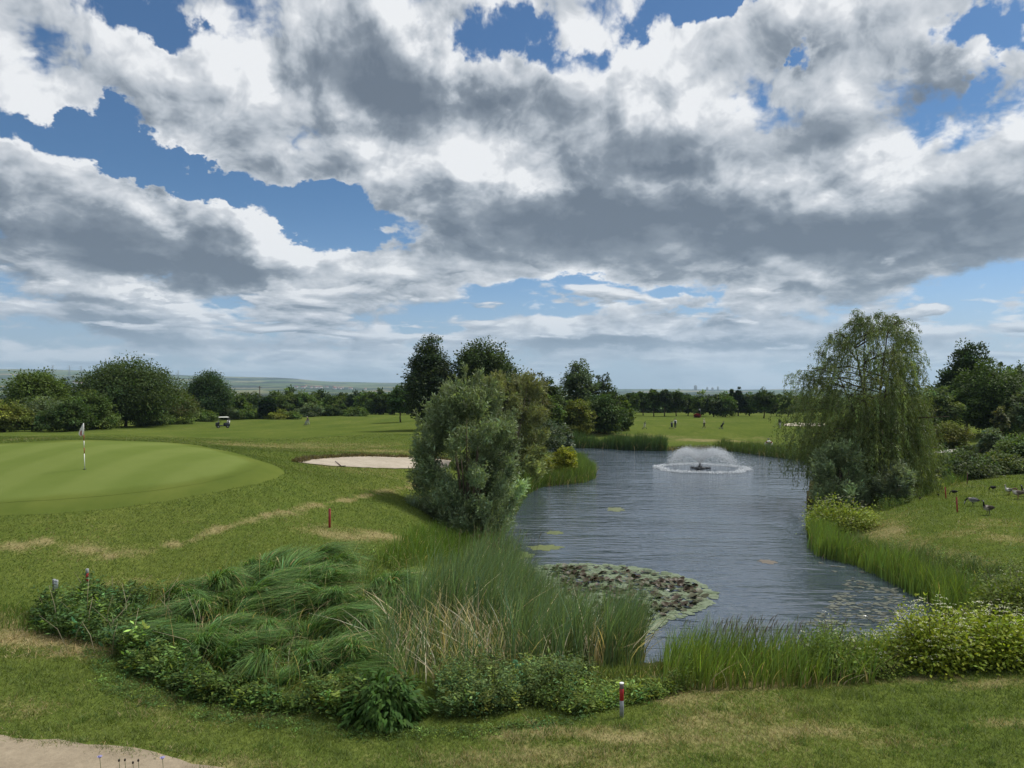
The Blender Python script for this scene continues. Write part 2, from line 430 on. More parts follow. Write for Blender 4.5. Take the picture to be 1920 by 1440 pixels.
# dry, straw coloured ground: (px, py, metres along, metres deep, amount)
DRY = [(x, y, *hit(x, y), a, b, c) for x, y, a, b, c in [
    (650, 1003, 2.2, .9, .9), (720, 1005, 1.4, .8, 1), (20, 1023, 1.2, .4, .9), (170, 1030, 1.0, .3, .6), (60, 1200, 1.4, .7, 1.1), (150, 1200, .9, .5, 1.0), (20, 1330, 1.0, .8, .6), (20, 1170, .8, 1, .6),
    (300, 1275, .7, .4, .7), (1060, 1372, 1.6, .35, .9), (1170, 1380, 1.0, .3, .8), (1330, 1385, .6, .2, .7), (500, 1340, .9, .3, .6), (430, 1430, 2.0, .4, .6), (900, 1420, 2.2, .5, .5),
    (1480, 1278, 1.8, .35, .9), (1650, 1272, 1.6, .4, .7), (1250, 1305, .9, .5, .8), (1850, 1280, 1.2, .4, .6), (1560, 1370, 1.5, .4, .5), (1700, 1390, 1.2, .5, .4), (1880, 1355, .6, .3, .7),
    (1640, 985, 2.2, 1.6, .6), (1720, 1045, 1.4, 1.2, .7), (1800, 1062, 1.0, .8, .7), (1860, 980, 2.0, 1.2, .5), (1790, 1000, 2.2, .9, .45), (1900, 1010, 1.6, 1.2, .6), (1700, 960, 1.6, .8, .3),
    (1230, 818, 9, 4, .55), (1310, 826, 7, 3, .7), (1420, 822, 8, 3, .4), (500, 835, 7, 6, .6), (620, 838, 8, 6, .45), (720, 846, 6, 3, .7), (1000, 880, 3.0, 2.4, 1.0), (1050, 820, 8, 3, .4), (280, 1110, 1.5, .8, .6), (240, 1095, 1.2, .6, .5),
    (1130, 795, 20, 4, .25), (1440, 778, 20, 6, .35)]]
BANDS = [([hit(*q) for q in pts], w, am) for pts, w, am in [
    ([(215, 1042), (290, 1028), (380, 1003), (480, 974), (560, 955), (660, 936), (740, 918), (790, 905)], .34, .95),
    ([(0, 1024), (40, 1020), (80, 1018)], .35, .8), ([(620, 1002), (680, 1004), (750, 1004)], .45, .9), ([(0, 1160), (60, 1196), (130, 1206), (190, 1222)], .5, 1.0),
    ([(1215, 1300), (1330, 1288), (1480, 1277), (1620, 1272), (1780, 1268)], .28, .9), ([(990, 1352), (1060, 1372), (1150, 1380), (1210, 1376)], .22, .9), ([(1630, 975), (1650, 990), (1720, 1040), (1800, 1065)], 1.1, .55),
    ([(1100, 812), (1200, 816), (1300, 826), (1400, 828)], 2.6, .6), ([(440, 834), (540, 836), (640, 838)], 3.5, .6), ([(600, 846), (700, 838)], 3.0, .45), ([(590, 868), (660, 883), (740, 885)], .8, .3)]]
def dryness(x, y):
    d = np.zeros(np.shape(x))
    for pts, w, am in BANDS:
        m = np.full(np.shape(x), 1e9)
        for (ax, ay), (bx, by) in zip(pts[:-1], pts[1:]):
            ex, ey = bx - ax, by - ay; t = np.clip(((x - ax) * ex + (y - ay) * ey) / (ex * ex + ey * ey), 0, 1)
            m = np.minimum(m, np.hypot(x - ax - t * ex, y - ay - t * ey))
        m = m + (vnoise(x, y, w * 2.2, 4) - .42) * w * 3.0
        d = np.maximum(d, am * np.exp(-np.clip(m / w, 0, 9) ** 2))
    for _, _, cx, cy, a, b, c in DRY:
        q = ((x - cx) / a) ** 2 + ((y - cy) / b) ** 2
        d = np.maximum(d, c * np.exp(-q * 1.1))
    n = vnoise(x, y, .9, 4); n2 = vnoise(x + 40, y, 4.5, 3)
    base = np.clip((n2 - .53) * 1.3, 0, .4) * np.where(np.hypot(x, y) < 24, 1.5, 1.0)
    return np.clip(d * (0.45 + 1.1 * n) + base * (.4 + n), 0, 1)

# ------------------------------------------------------------------ surface materials
def pmat(name, col=(.5, .5, .5), rough=.6, metal=0.0, spec=.5, attr=False, noise_amt=0.0, noise_scale=20.0, trans=None):
    m = bpy.data.materials.new(name); m.use_nodes = True
    nt = m.node_tree; b = nt.nodes['Principled BSDF']
    b.inputs['Roughness'].default_value = rough; b.inputs['Metallic'].default_value = metal; b.inputs['Specular IOR Level'].default_value = spec
    c = None
    if attr:
        a = nt.nodes.new('ShaderNodeAttribute'); a.attribute_name = 'col'
        c = mixc(nt, 1.0, a.outputs['Color'], col, 'MULTIPLY')
    if noise_amt:
        t = nt.nodes.new('ShaderNodeTexCoord')
        nz = noise(nt, t.outputs['Object'], noise_scale, 5, .6)
        f = nz.sstep(.25, .75, 1 - noise_amt, 1 + noise_amt * .6)
        cc = nt.nodes.new('ShaderNodeVectorMath'); cc.operation = 'SCALE'; nt.links.new(f.k, cc.inputs['Scale'])
        if c is not None: nt.links.new(c, cc.inputs[0])
        else: cc.inputs[0].default_value = col
        c = cc.outputs[0]
        nt.links.new(nz.sstep(.3, .7, max(rough - .12, .05), min(rough + .12, 1)).k, b.inputs['Roughness'])
    if c is not None: nt.links.new(c, b.inputs['Base Color'])
    else: b.inputs['Base Color'].default_value = (*col, 1)
    if trans:
        tr = nt.nodes.new('ShaderNodeBsdfTranslucent'); mx = nt.nodes.new('ShaderNodeMixShader'); mx.inputs[0].default_value = trans
        if c is not None:
            nt.links.new(mixc(nt, 1.0, c, (1.25, 1.3, .55), 'MULTIPLY'), tr.inputs[0])
        else: tr.inputs[0].default_value = (*col, 1)
        nt.links.new(b.outputs[0], mx.inputs[1]); nt.links.new(tr.outputs[0], mx.inputs[2])
        nt.links.new(mx.outputs[0], nt.nodes['Material Output'].inputs[0])
    return m

GREEN_A, GREEN_B, STRAW = (.062, .096, .019), (.124, .150, .034), (.31, .245, .13)

def turf_material():
    m = bpy.data.materials.new('mown_turf'); m.use_nodes = True
    nt = m.node_tree; b = nt.nodes['Principled BSDF']; b.inputs['Roughness'].default_value = 1.0; b.inputs['Specular IOR Level'].default_value = .0
    g = nt.nodes.new('ShaderNodeNewGeometry'); p = g.outputs['Position']
    n1 = noise(nt, mapped(nt, p, (1, .35, 1)), .16, 4, .6); n2 = noise(nt, p, 1.6, 5, .62); n3 = noise(nt, mapped(nt, p, (1, .45, 1)), 14, 3, .65)
    a = nt.nodes.new('ShaderNodeAttribute'); a.attribute_name = 'dry'
    s = nt.nodes.new('ShaderNodeAttribute'); s.attribute_name = 'soil'
    f = (n1 - .5) * 1.6 + (n2 - .5) * 1.1 + (n3 - .5) * .7 + .45
    c = mixc(nt, f.clamp(), GREEN_A, GREEN_B)
    dry = (E(nt, a.outputs['Fac']) * 1.3 + (n2 - .5) * 1.7 + (n3 - .5) * 1.3 - .32).clamp()
    c = mixc(nt, dry * .62, c, STRAW)
    c = mixc(nt, E(nt, s.outputs['Fac']), c, (.045, .042, .022))
    br = n3.sstep(.3, .7, .78, 1.18)
    v = nt.nodes.new('ShaderNodeVectorMath'); v.operation = 'SCALE'; nt.links.new(c, v.inputs[0]); nt.links.new(br.k, v.inputs['Scale'])
    nt.links.new(v.outputs[0], b.inputs['Base Color'])
    bm = nt.nodes.new('ShaderNodeBump'); bm.inputs['Distance'].default_value = .05; bm.inputs['Strength'].default_value = .5
    nt.links.new(n3.k, bm.inputs['Height']); nt.links.new(bm.outputs[0], b.inputs['Normal'])
    return m

def fields_material():
    m = bpy.data.materials.new('far_fields'); m.use_nodes = True
    nt = m.node_tree; b = nt.nodes['Principled BSDF']; b.inputs['Roughness'].default_value = .95; b.inputs['Specular IOR Level'].default_value = .05
    g = nt.nodes.new('ShaderNodeNewGeometry'); p = g.outputs['Position']
    wob = nt.nodes.new('ShaderNodeVectorMath'); wob.operation = 'MULTIPLY_ADD'
    nt.links.new(noise(nt, p, .004, 2, out=1), wob.inputs[0]); wob.inputs[1].default_value = (90, 90, 0)
    nt.links.new(mapped(nt, p, (1, .42, 0), (0, 0, .35)), wob.inputs[2])
    vo = nt.nodes.new('ShaderNodeTexVoronoi'); vo.voronoi_dimensions = '2D'; vo.inputs['Scale'].default_value = .0042
    nt.links.new(wob.outputs[0], vo.inputs['Vector'])
    sc = nt.nodes.new('ShaderNodeSeparateColor'); nt.links.new(vo.outputs['Color'], sc.inputs[0])
    rp = nt.nodes.new('ShaderNodeValToRGB'); cr = rp.color_ramp; cr.interpolation = 'CONSTANT'
    cs = [(0, (.10, .15, .045)), (.16, (.17, .20, .07)), (.32, (.07, .11, .035)), (.46, (.24, .24, .10)), (.6, (.12, .17, .05)), (.74, (.30, .26, .15)), (.84, (.16, .20, .07)), (.93, (.06, .085, .03))]
    while len(cr.elements) < len(cs): cr.elements.new(.5)
    for e, (q, c) in zip(cr.elements, cs): e.position = q; e.color = (*c, 1)
    nt.links.new(sc.outputs[0], rp.inputs[0])
    wood = noise(nt, mapped(nt, p, (1, .6, 0)), .0021, 4, .55)
    c = mixc(nt, wood.sstep(.52, .53), rp.outputs[0], (.022, .036, .014))
    n = noise(nt, p, .05, 3)
    v = nt.nodes.new('ShaderNodeVectorMath'); v.operation = 'SCALE'; nt.links.new(c, v.inputs[0]); nt.links.new(n.sstep(.3, .7, .85, 1.15).k, v.inputs['Scale'])
    v2 = nt.nodes.new('ShaderNodeVectorMath'); v2.operation = 'SCALE'; v2.inputs['Scale'].default_value = .62; nt.links.new(v.outputs[0], v2.inputs[0]); nt.links.new(v2.outputs[0], b.inputs['Base Color'])
    return m

def build_ground():
    th = np.concatenate([np.radians(np.arange(-180, -46, 3.0)), np.radians(np.arange(-46, 46, .22)), np.radians(np.arange(46, 180, 3.0))])
    r = np.concatenate([[.6, 2, 4, 6, 8, 9.5], np.exp(np.linspace(np.log(11), np.log(130), 330)), np.exp(np.linspace(np.log(130), np.log(330), 50))[1:], np.exp(np.linspace(np.log(330), np.log(12500), 90))[1:], [16000]])
    R, T = np.meshgrid(r, th, indexing='ij'); X = R * np.sin(T); Y = R * np.cos(T)
    Z = H(X, Y)
    V = np.stack([X, Y, Z], -1).reshape(-1, 3); n = len(th); m = len(r)
    i, j = np.meshgrid(np.arange(m - 1), np.arange(n), indexing='ij'); j2 = (j + 1) % n
    F = np.stack([i * n + j, (i + 1) * n + j, (i + 1) * n + j2, i * n + j2], -1).reshape(-1, 4)[:, ::-1]
    rr = np.hypot(V[:, 0], V[:, 1])
    mi = (rr[F].mean(1) > 330).astype(int)
    V = np.vstack([V, [[0, 0, V[:n, 2].mean()]]])
    cap = np.stack([np.full(n, len(V) - 1), np.arange(n), (np.arange(n) + 1) % n], -1)[:, ::-1]
    dr = np.where(np.hypot(V[:, 0], V[:, 1]) < 260, dryness(V[:, 0], V[:, 1]), .25)
    nearm = (V[:, 1] > 10) & (np.hypot(V[:, 0], V[:, 1]) < 150)
    soil = np.zeros(len(V)); sd = sdist(SHORE, V[nearm, 0], V[nearm, 1]); soil[nearm] = np.clip((sd + 1.2) / 1.0, 0, 1)
    o = obj('ground', V, [cap, F], [turf_material(), fields_material()], smooth=True, fattr={'dry': dr, 'soil': soil}, mat_idx=np.concatenate([np.zeros(n, int), mi]))
    tag(o, kind='structure')
build_ground()

def draped(name, poly, mat, step, lift, edge=0.0, kind='structure', rim=None):
    """a sheet laid over the ground inside a polygon: triangles fanned over a grid, clipped at the outline"""
    poly = np.array(poly)
    d = np.diff(np.vstack([poly, poly[:1]]), axis=0); ln = np.hypot(d[:, 0], d[:, 1])
    P = []
    for k in range(len(poly)):
        nseg = max(1, int(ln[k] / step))
        for t in range(nseg): P.append(poly[k] + d[k] * t / nseg)
    P = np.array(P)
    if edge: P = P + (np.stack([vnoise(P[:, 0], P[:, 1], edge * 4), vnoise(P[:, 0] + 50, P[:, 1], edge * 4)], -1) - .5) * edge * 2
    bm = bmesh.new()
    vs = [bm.verts.new((a, b, 0)) for a, b in P]
    bm.faces.new(vs)
    x0, y0 = P.min(0); x1, y1 = P.max(0)
    for axis, lo, hi in ((0, x0, x1), (1, y0, y1)):
        for c in np.arange(lo + step * .37, hi, step):
            pl = [0, 0, 0]; pl[axis] = c; no = [0, 0, 0]; no[axis] = 1
            bmesh.ops.bisect_plane(bm, geom=bm.verts[:] + bm.edges[:] + bm.faces[:], plane_co=pl, plane_no=no)
    bmesh.ops.triangulate(bm, faces=bm.faces[:])
    xs = np.array([v.co.x for v in bm.verts]); ys = np.array([v.co.y for v in bm.verts])
    zs = H(xs, ys) + lift
    for v, z in zip(bm.verts, zs): v.co.z = z
    me = bpy.data.meshes.new(name); bm.to_mesh(me); bm.free()
    for p in me.polygons: p.use_smooth = True
    up = sum(p.normal.z for p in me.polygons)
    if up < 0: me.flip_normals()
    if rim:                                   # distance in from the outline, 0..1 over rim metres
        a = me.attributes.new('rim', 'FLOAT', 'POINT'); a.data.foreach_set('value', np.clip(sdist(P, xs, ys) / rim, 0, 1).astype(np.float32))
    me.materials.append(mat)
    o = link(bpy.data.objects.new(name, me))
    return tag(o, kind=kind)

# ------------------------------------------------------------------ putting green, bunker, paths
def green_material(fringe=False):
    m = bpy.data.materials.new('fringe_turf' if fringe else 'green_turf'); m.use_nodes = True
    nt = m.node_tree; b = nt.nodes['Principled BSDF']; b.inputs['Roughness'].default_value = 1.0; b.inputs['Specular IOR Level'].default_value = .0
    g = nt.nodes.new('ShaderNodeNewGeometry'); p = g.outputs['Position']
    # mowing passes: the nap of each cut leans the other way
    rp = nt.nodes.new('ShaderNodeSeparateXYZ'); nt.links.new(mapped(nt, p, rot=(0, 0, .10)), rp.inputs[0])
    st = (E(nt, rp.outputs[0]) * (math.pi / 1.9))._m('SINE')
    n2 = noise(nt, p, .5, 5, .6); n3 = noise(nt, p, 22, 2, .6)
    st = st.sstep(-.7, .7) * .42 + n2 * .8 + n3 * .5 - .38
    ca, cb = ((.080, .112, .024), (.128, .154, .036)) if fringe else ((.108, .148, .034), (.152, .190, .054))
    c = mixc(nt, st.clamp(), ca, cb)
    ra = nt.nodes.new('ShaderNodeAttribute'); ra.attribute_name = 'rim'
    rf = (E(nt, ra.outputs['Fac']) * 1.25 + (n2 - .5) * .9).sstep(.05, .95)     # the longer collar grass thins into the close-mown turf
    c = mixc(nt, rf, mixc(nt, (n2 * 1.4 + n3 * .5 - .45).clamp(), GREEN_A, GREEN_B) if fringe else mixc(nt, st.clamp(), (.080, .112, .024), (.128, .154, .036)), c)
    nt.links.new(c, b.inputs['Base Color'])
    return m
GREEN_PX = [(-420, 866), (-250, 850), (-100, 838), (0, 833), (100, 829), (200, 827), (290, 829), (350, 834), (400, 843), (450, 856), (482, 867), (487, 872), (472, 882), (440, 893), (380, 907), (300, 919), (200, 930), (100, 938), (0, 944), (-200, 965), (-400, 960)]
GREEN = np.array([hit(*p) for p in GREEN_PX])
gc = GREEN.mean(0)
FRINGE = gc + (GREEN - gc) * (1 + 1.3 / np.hypot(*(GREEN - gc).T)[:, None])
draped('green_fringe', FRINGE, green_material(True),   .5, .006, rim=1.6)
draped('putting_green', GREEN, green_material(), .5, .013, rim=1.1)

def sand_material(name, ca, cb, scale):
    m = bpy.data.materials.new(name); m.use_nodes = True
    nt = m.node_tree; b = nt.nodes['Principled BSDF']; b.inputs['Roughness'].default_value = .95; b.inputs['Specular IOR Level'].default_value = .1
    g = nt.nodes.new('ShaderNodeNewGeometry'); p = g.outputs['Position']
    n = noise(nt, p, scale, 6, .65); n2 = noise(nt, p, scale * .18, 3, .5)
    nt.links.new(mixc(nt, ((n - .5) * 1.3 + (n2 - .5) * 1.2 + .5).clamp(), ca, cb), b.inputs['Base Color'])
    bm = nt.nodes.new('ShaderNodeBump'); bm.inputs['Distance'].default_value = .06; bm.inputs['Strength'].default_value = .6
    nt.links.new(n.k, bm.inputs['Height']); nt.links.new(bm.outputs[0], b.inputs['Normal'])
    return m
BUNKER_PX = [(558, 867), (575, 862), (600, 860), (650, 857), (690, 856), (740, 858), (800, 859), (845, 864), (840, 876), (800, 880), (740, 879), (680, 877), (620, 874), (580, 870)]
BUNKER = np.array([hit(*p) for p in BUNKER_PX])
draped('sand_bunker', BUNKER, sand_material('bunker_sand', (.29, .25, .19), (.47, .415, .335), 3.0), .5, .04, edge=.12)
PATH = [hit(-500, 1330), hit(-200, 1362), hit(-60, 1378), hit(40, 1384), hit(140, 1392), hit(250, 1404), hit(350, 1420), hit(430, 1442), (-3.6, 13.2), (-2.0, 12.6), (2.0, 11.6), (6.0, 10.9), (6, 8.2), (0, 8.9), (-6, 10.0), (-11, 11.4), (-18, 12.8)]
draped('path', PATH, sand_material('sandy_path', (.22, .18, .125), (.36, .30, .215), 7.0), .35, .02, edge=.18)
STONEPATH = [hit(1755, 846), hit(1790, 843), hit(1830, 846), hit(1872, 856), hit(1868, 860), hit(1825, 852), hit(1785, 848), hit(1752, 851)]
draped('path', STONEPATH, sand_material('pale_gravel', (.28, .27, .23), (.46, .44, .40), 2.0), .5, .05, edge=.4)
FARSAND = [hit(1468, 796), hit(1500, 793), hit(1545, 795), hit(1548, 800), hit(1500, 800), hit(1470, 798.5)]
draped('sand_bunker', FARSAND, sand_material('bunker_sand_pale', (.40, .36, .28), (.54, .48, .39), 2.0), 1.0, .08, edge=.3)
FARPATH = [hit(1226, 782), hit(1244, 780), hit(1247, 778), hit(1230, 779)]

# ------------------------------------------------------------------ pond water
def water_material():
    m = bpy.data.materials.new('pond_water'); m.use_nodes = True
    nt = m.node_tree; b = nt.nodes['Principled BSDF']
    b.inputs['Base Color'].default_value = (.046, .064, .084, 1); b.inputs['Roughness'].default_value = .07; b.inputs['IOR'].default_value = 2.4
    b.inputs['Specular IOR Level'].default_value = .5
    g = nt.nodes.new('ShaderNodeNewGeometry'); p = g.outputs['Position']
    wv = mapped(nt, p, (.50, 1.75, 1), (0, 0, -.06))
    gust = noise(nt, mapped(nt, p, (.12, .3, 1)), 1.0, 3, .55)
    n1 = noise(nt, wv, .9, 1.5, .45, .4); n2 = noise(nt, mapped(nt, p, (1.1, 3.6, 1), (0, 0, .16)), 1.7, 2, .5, .4)
    h = n1 * .125 + n2 * .04
    h = h * gust.sstep(.3, .65, .55, 1.25)
    bm = nt.nodes.new('ShaderNodeBump'); bm.inputs['Distance'].default_value = 1.0; bm.inputs['Strength'].default_value = 1.0
    nt.links.new(h.k, bm.inputs['Height']); nt.links.new(bm.outputs[0], b.inputs['Normal'])
    return m
WATER = water_material()
c0 = SHORE.mean(0)
o = obj('water', np.c_[np.vstack([[-12, 14], [40, 14], [52, 130], [-12, 130]]), np.full(4, 0.0)], [np.array([[0, 1, 2, 3]])], WATER, loc=(0, 0, ZW))
bpy.data.objects.remove(o)
# the water sheet follows the shore, running 1.5 m in under the banks
def offset(poly, d):
    n = len(poly); out = []
    for i in range(n):
        e1 = poly[i] - poly[i - 1]; e2 = poly[(i + 1) % n] - poly[i]
        nn = np.array([e1[1], -e1[0]]) / np.hypot(*e1) + np.array([e2[1], -e2[0]]) / np.hypot(*e2)
        out.append(poly[i] + nn / max(np.hypot(*nn), .6) * d)
    return np.array(out)
area = .5 * np.sum(SHORE[:, 0] * np.roll(SHORE[:, 1], -1) - np.roll(SHORE[:, 0], -1) * SHORE[:, 1])
wp = offset(SHORE, 0.5 if area > 0 else -0.5)
bm = bmesh.new(); bm.faces.new([bm.verts.new((a, b, ZW)) for a, b in wp]); bmesh.ops.triangulate(bm, faces=bm.faces[:])
me = bpy.data.meshes.new('water'); bm.to_mesh(me); bm.free()
if sum(p.normal.z for p in me.polygons) < 0: me.flip_normals()
me.materials.append(WATER); tag(link(bpy.data.objects.new('water', me)), kind='structure')

# ------------------------------------------------------------------ foliage kit
def leaf_material(name, rough=.55, spec=.35, trans=.28, rand=.12):
    m = bpy.data.materials.new(name); m.use_nodes = True
    nt = m.node_tree; b = nt.nodes['Principled BSDF']; b.inputs['Roughness'].default_value = rough; b.inputs['Specular IOR Level'].default_value = spec
    a = nt.nodes.new('ShaderNodeAttribute'); a.attribute_name = 'col'
    oi = nt.nodes.new('ShaderNodeObjectInfo'); f = E(nt, oi.outputs['Random']).sstep(0, 1, 1 - rand, 1 + rand, 'LINEAR')
    v = nt.nodes.new('ShaderNodeVectorMath'); v.operation = 'SCALE'; nt.links.new(a.outputs['Color'], v.inputs[0]); nt.links.new(f.k, v.inputs['Scale'])
    nt.links.new(v.outputs[0], b.inputs['Base Color'])
    tr = nt.nodes.new('ShaderNodeBsdfTranslucent'); nt.links.new(mixc(nt, 1.0, v.outputs[0], (1.25, 1.3, .5), 'MULTIPLY'), tr.inputs[0])
    mx = nt.nodes.new('ShaderNodeMixShader'); mx.inputs[0].default_value = trans
    nt.links.new(b.outputs[0], mx.inputs[1]); nt.links.new(tr.outputs[0], mx.inputs[2]); nt.links.new(mx.outputs[0], nt.nodes['Material Output'].inputs[0])
    return m
LEAF = leaf_material('leaf', .6, .16, .32); BLADE = leaf_material('grass_blade', .55, .22, .32, .06); SILVER = leaf_material('willow_leaf', .5, .30, .28)
BARK = pmat('bark', (.085, .065, .045), .9, noise_amt=.4, noise_scale=9, spec=.2)
PALEBARK = pmat('pale_bark', (.16, .13, .09), .9, noise_amt=.4, noise_scale=9, spec=.2)

def unit(v): return v / (np.linalg.norm(v, axis=-1, keepdims=True) + 1e-9)
def rdir(n, zs=1.0):
    v = rng.normal(size=(n, 3)); v[:, 2] *= zs
    return unit(v)

def leaves(P, D, N, L, W, col, fold=.12):
    """one four-cornered leaf per row: base at P, pointing along D, facing N"""
    n = len(P); L = np.broadcast_to(L, (n,))[:, None]; W = np.broadcast_to(W, (n,))[:, None]
    D = unit(D); S = unit(np.cross(D, N)); Nn = np.cross(S, D)
    mid = P + D * L * .48
    V = np.stack([P, mid + S * W * .5 + Nn * W * fold, P + D * L, mid - S * W * .5 + Nn * W * fold], 1).reshape(-1, 3)
    F = np.arange(4 * n).reshape(-1, 4)
    return V, F, np.repeat(np.broadcast_to(col, (n, 3)), 4, axis=0)

def blades(P, up, lean, h, W, col, seg=3, droop=0.0, tipc=None):
    """curved grass blades: rooted at P, height h along z, tips carried sideways by lean (n,2)"""
    n = len(P); h = np.broadcast_to(h, (n,)); W = np.broadcast_to(W, (n,))
    a = np.arctan2(lean[:, 1], lean[:, 0]) + rng.normal(0, .9, n) + np.pi / 2
    S = np.stack([np.cos(a), np.sin(a), np.zeros(n)], -1)
    V = []; C = []
    for k in range(seg + 1):
        t = k / seg
        c = P.copy()
        c[:, :2] += lean * (t ** 1.8)[..., None] if np.ndim(t) else lean * t ** 1.8
        c[:, 2] += h * (t - droop * t ** 2.6)
        w = (W * (1 - t ** 1.6) * .5 + W * .03)[:, None]
        V += [c - S * w, c + S * w]
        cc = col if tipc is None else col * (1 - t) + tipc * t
        C += [cc, cc]
    V = np.stack(V, 1).reshape(-1, 3); C = np.stack(C, 1).reshape(-1, 3)
    m = 2 * (seg + 1); base = np.arange(n)[:, None] * m
    F = np.concatenate([base + np.array([[2 * k, 2 * k + 1, 2 * k + 3, 2 * k + 2]]) for k in range(seg)], 0)
    return V, F, C

def cat(*parts):
    V = []; F = []; C = []; n = 0
    for v, f, c in parts:
        V.append(v); F.append(f + n); C.append(c); n += len(v)
    return np.vstack(V), np.vstack(F), np.vstack(C)

LIFT = 1.22
def tint(col, n, var=.18, warm=.06):
    c = np.asarray(col, float) * LIFT * np.exp(rng.normal(0, var, (n, 1)))
    w = rng.normal(0, warm, n)
    return np.clip(c * np.stack([1 + w, np.ones(n), 1 - w * 1.2], -1), .004, .9)

def crown(R, Hh, n_clump, n_leaf, leaf, col, shape='round', droop=.15, open_=.0, col2=None):
    """foliage of a broad-leaved crown standing on z = 0: leaf clumps on a lumpy envelope, thinner inside"""
    lob = rdir(9); la = rng.uniform(.05, .22, 9)
    d = rdir(n_clump); 
    rad = rng.uniform(.06, 1, n_clump) ** .46
    env = 1 + sum(a * np.clip(d @ l, 0, 1) ** 4 for l, a in zip(lob, la)) - .14 + rng.normal(0, .06, n_clump)
    c = d * (rad * env)[:, None]
    t = (c[:, 2] + 1) / 2
    if shape == 'cone': prof = np.clip(1.15 - t, .06, 1) ** .9
    elif shape == 'egg': prof = np.interp(t, [0, .15, .4, .75, 1], [.75, .95, 1.05, .8, .55])
    elif shape == 'column': prof = np.interp(t, [0, .2, .6, 1], [.8, 1, .95, .6])
    elif shape == 'bush': prof = np.interp(t, [0, .3, .7, 1], [1.05, 1.1, .9, .6])
    else: prof = np.interp(t, [0, .2, .5, .85, 1], [.85, 1.05, 1.1, 1.0, .85])
    c = np.stack([c[:, 0] * R * prof, c[:, 1] * R * prof, np.clip(t, -.02, 1.12) * Hh], -1)
    per = np.maximum(3, rng.poisson(n_leaf / n_clump, n_clump))
    idx = np.repeat(np.arange(n_clump), per); n = len(idx)
    s = R * rng.uniform(.11, .21, n_clump) * (1.0 if shape != 'cone' else .8)
    off = rdir(n) * (rng.random(n) ** .5 * 1.6)[:, None] * s[idx][:, None] * np.array([1, 1, .66])
    P = c[idx] + off
    keep = (P[:, 2] > 0.02) & (rng.random(n) > open_)
    P = P[keep]; idx = idx[keep]; off = off[keep]; n = len(P)
    out = unit(np.stack([P[:, 0] / R, P[:, 1] / R, (P[:, 2] - Hh * .42) / (Hh * .6)], -1) + unit(off) * .5)
    D = unit(out * np.array([1, 1, .45]) + rdir(n) * .75 + np.array([0, 0, -droop]))
    N = unit(out * .9 + np.array([0, 0, .7]) + rdir(n) * .45)
    cc = tint(col, n_clump, .30, .09)
    if col2 is not None:
        w = rng.random(n_clump)[:, None] ** 2; cc = cc * (1 - w) + np.asarray(col2) * w
    rin = np.hypot(np.hypot(P[:, 0], P[:, 1]) / R, (P[:, 2] - Hh * .45) / (Hh * .55))
    L = leaf * rng.uniform(.7, 1.35, n) * np.where((rin < .62) & (rng.random(n) < .55), 2.1, 1.0)
    return leaves(P, D, N, L, L * rng.uniform(.5, .75, n), cc[idx] * np.exp(rng.normal(0, .12, (n, 1))))

def limbs(mb, Hh, R, r0, n=6, lean=(0, 0), start=.25):
    pts = [(lean[0] * t * t, lean[1] * t * t, Hh * t) for t in np.linspace(0, 1, 7)]
    pts = np.array(pts) + np.r_[np.zeros((1, 3)), rng.normal(0, R * .03, (6, 3)) * [1, 1, .3]]
    mb.tube(pts, r0 * np.array([1.35, .95, .82, .66, .48, .3, .12]), 8)
    for k in range(n):
        t = rng.uniform(start, .8); a = rng.uniform(0, 6.28) if n < 4 else k * 2.4
        p0 = np.array([np.interp(t, np.linspace(0, 1, 7), pts[:, i]) for i in range(3)])
        ln = R * rng.uniform(.5, .85); dz = rng.uniform(.3, .9)
        e = p0 + np.array([math.cos(a) * ln, math.sin(a) * ln, ln * dz])
        m = (p0 + e) / 2 + np.array([0, 0, -ln * .08])
        mb.tube([p0, m, e], [r0 * .5 * (1 - t * .5), r0 * .3 * (1 - t * .5), r0 * .08], 6)

def tree(name, label, cat_, px, top, w, Y, col, base=None, foot=None, shape='round', n_leaf=5000, leaf=.34, bark=BARK, trunk=.12, droop=.15, open_=0., group=None, col2=None, mat=LEAF, clumps=None, sink=0.0):
    """a tree or bush: Empty > crown, trunk; px, w and top are where it shows in the photograph, Y its distance"""
    if foot is not None: Y = hit(px, foot)[1]
    x, y = at(px, Y); zg = ground(x, y) - sink
    if base is not None: zg = min(zg, ztop(base, Y))
    Hh = ztop(top, Y) - zg; R = w / 2 / F_PX * Y
    root = empty(name, (x, y, zg), label, cat_, group, rz=rng.uniform(0, 6.28))
    z0 = Hh * trunk
    n_leaf = int(n_leaf * 1.5); leaf *= 1.08
    V, F, C = crown(R * 1.04, (Hh - z0) * .95, clumps or max(24, int(n_leaf / 42)), n_leaf, leaf, col, shape, droop, open_, col2)
    V[:, 2] += z0
    obj('crown', V, F, mat, root, col=C)
    mb = MB(); limbs(mb, Hh * .8, R * .8, max(.05, Hh * .018), 6 if trunk > .03 else 4, start=max(.2, trunk))
    mb.build('trunk', bark, root, smooth=True)
    return root

DK, MID, LITE, YEL, GREY, BRN = (.040, .066, .017), (.064, .100, .022), (.092, .130, .028), (.135, .155, .030), (.088, .118, .056), (.115, .105, .036)

# ------------------------------------------------------------------ trees and bushes round the course
T = tree
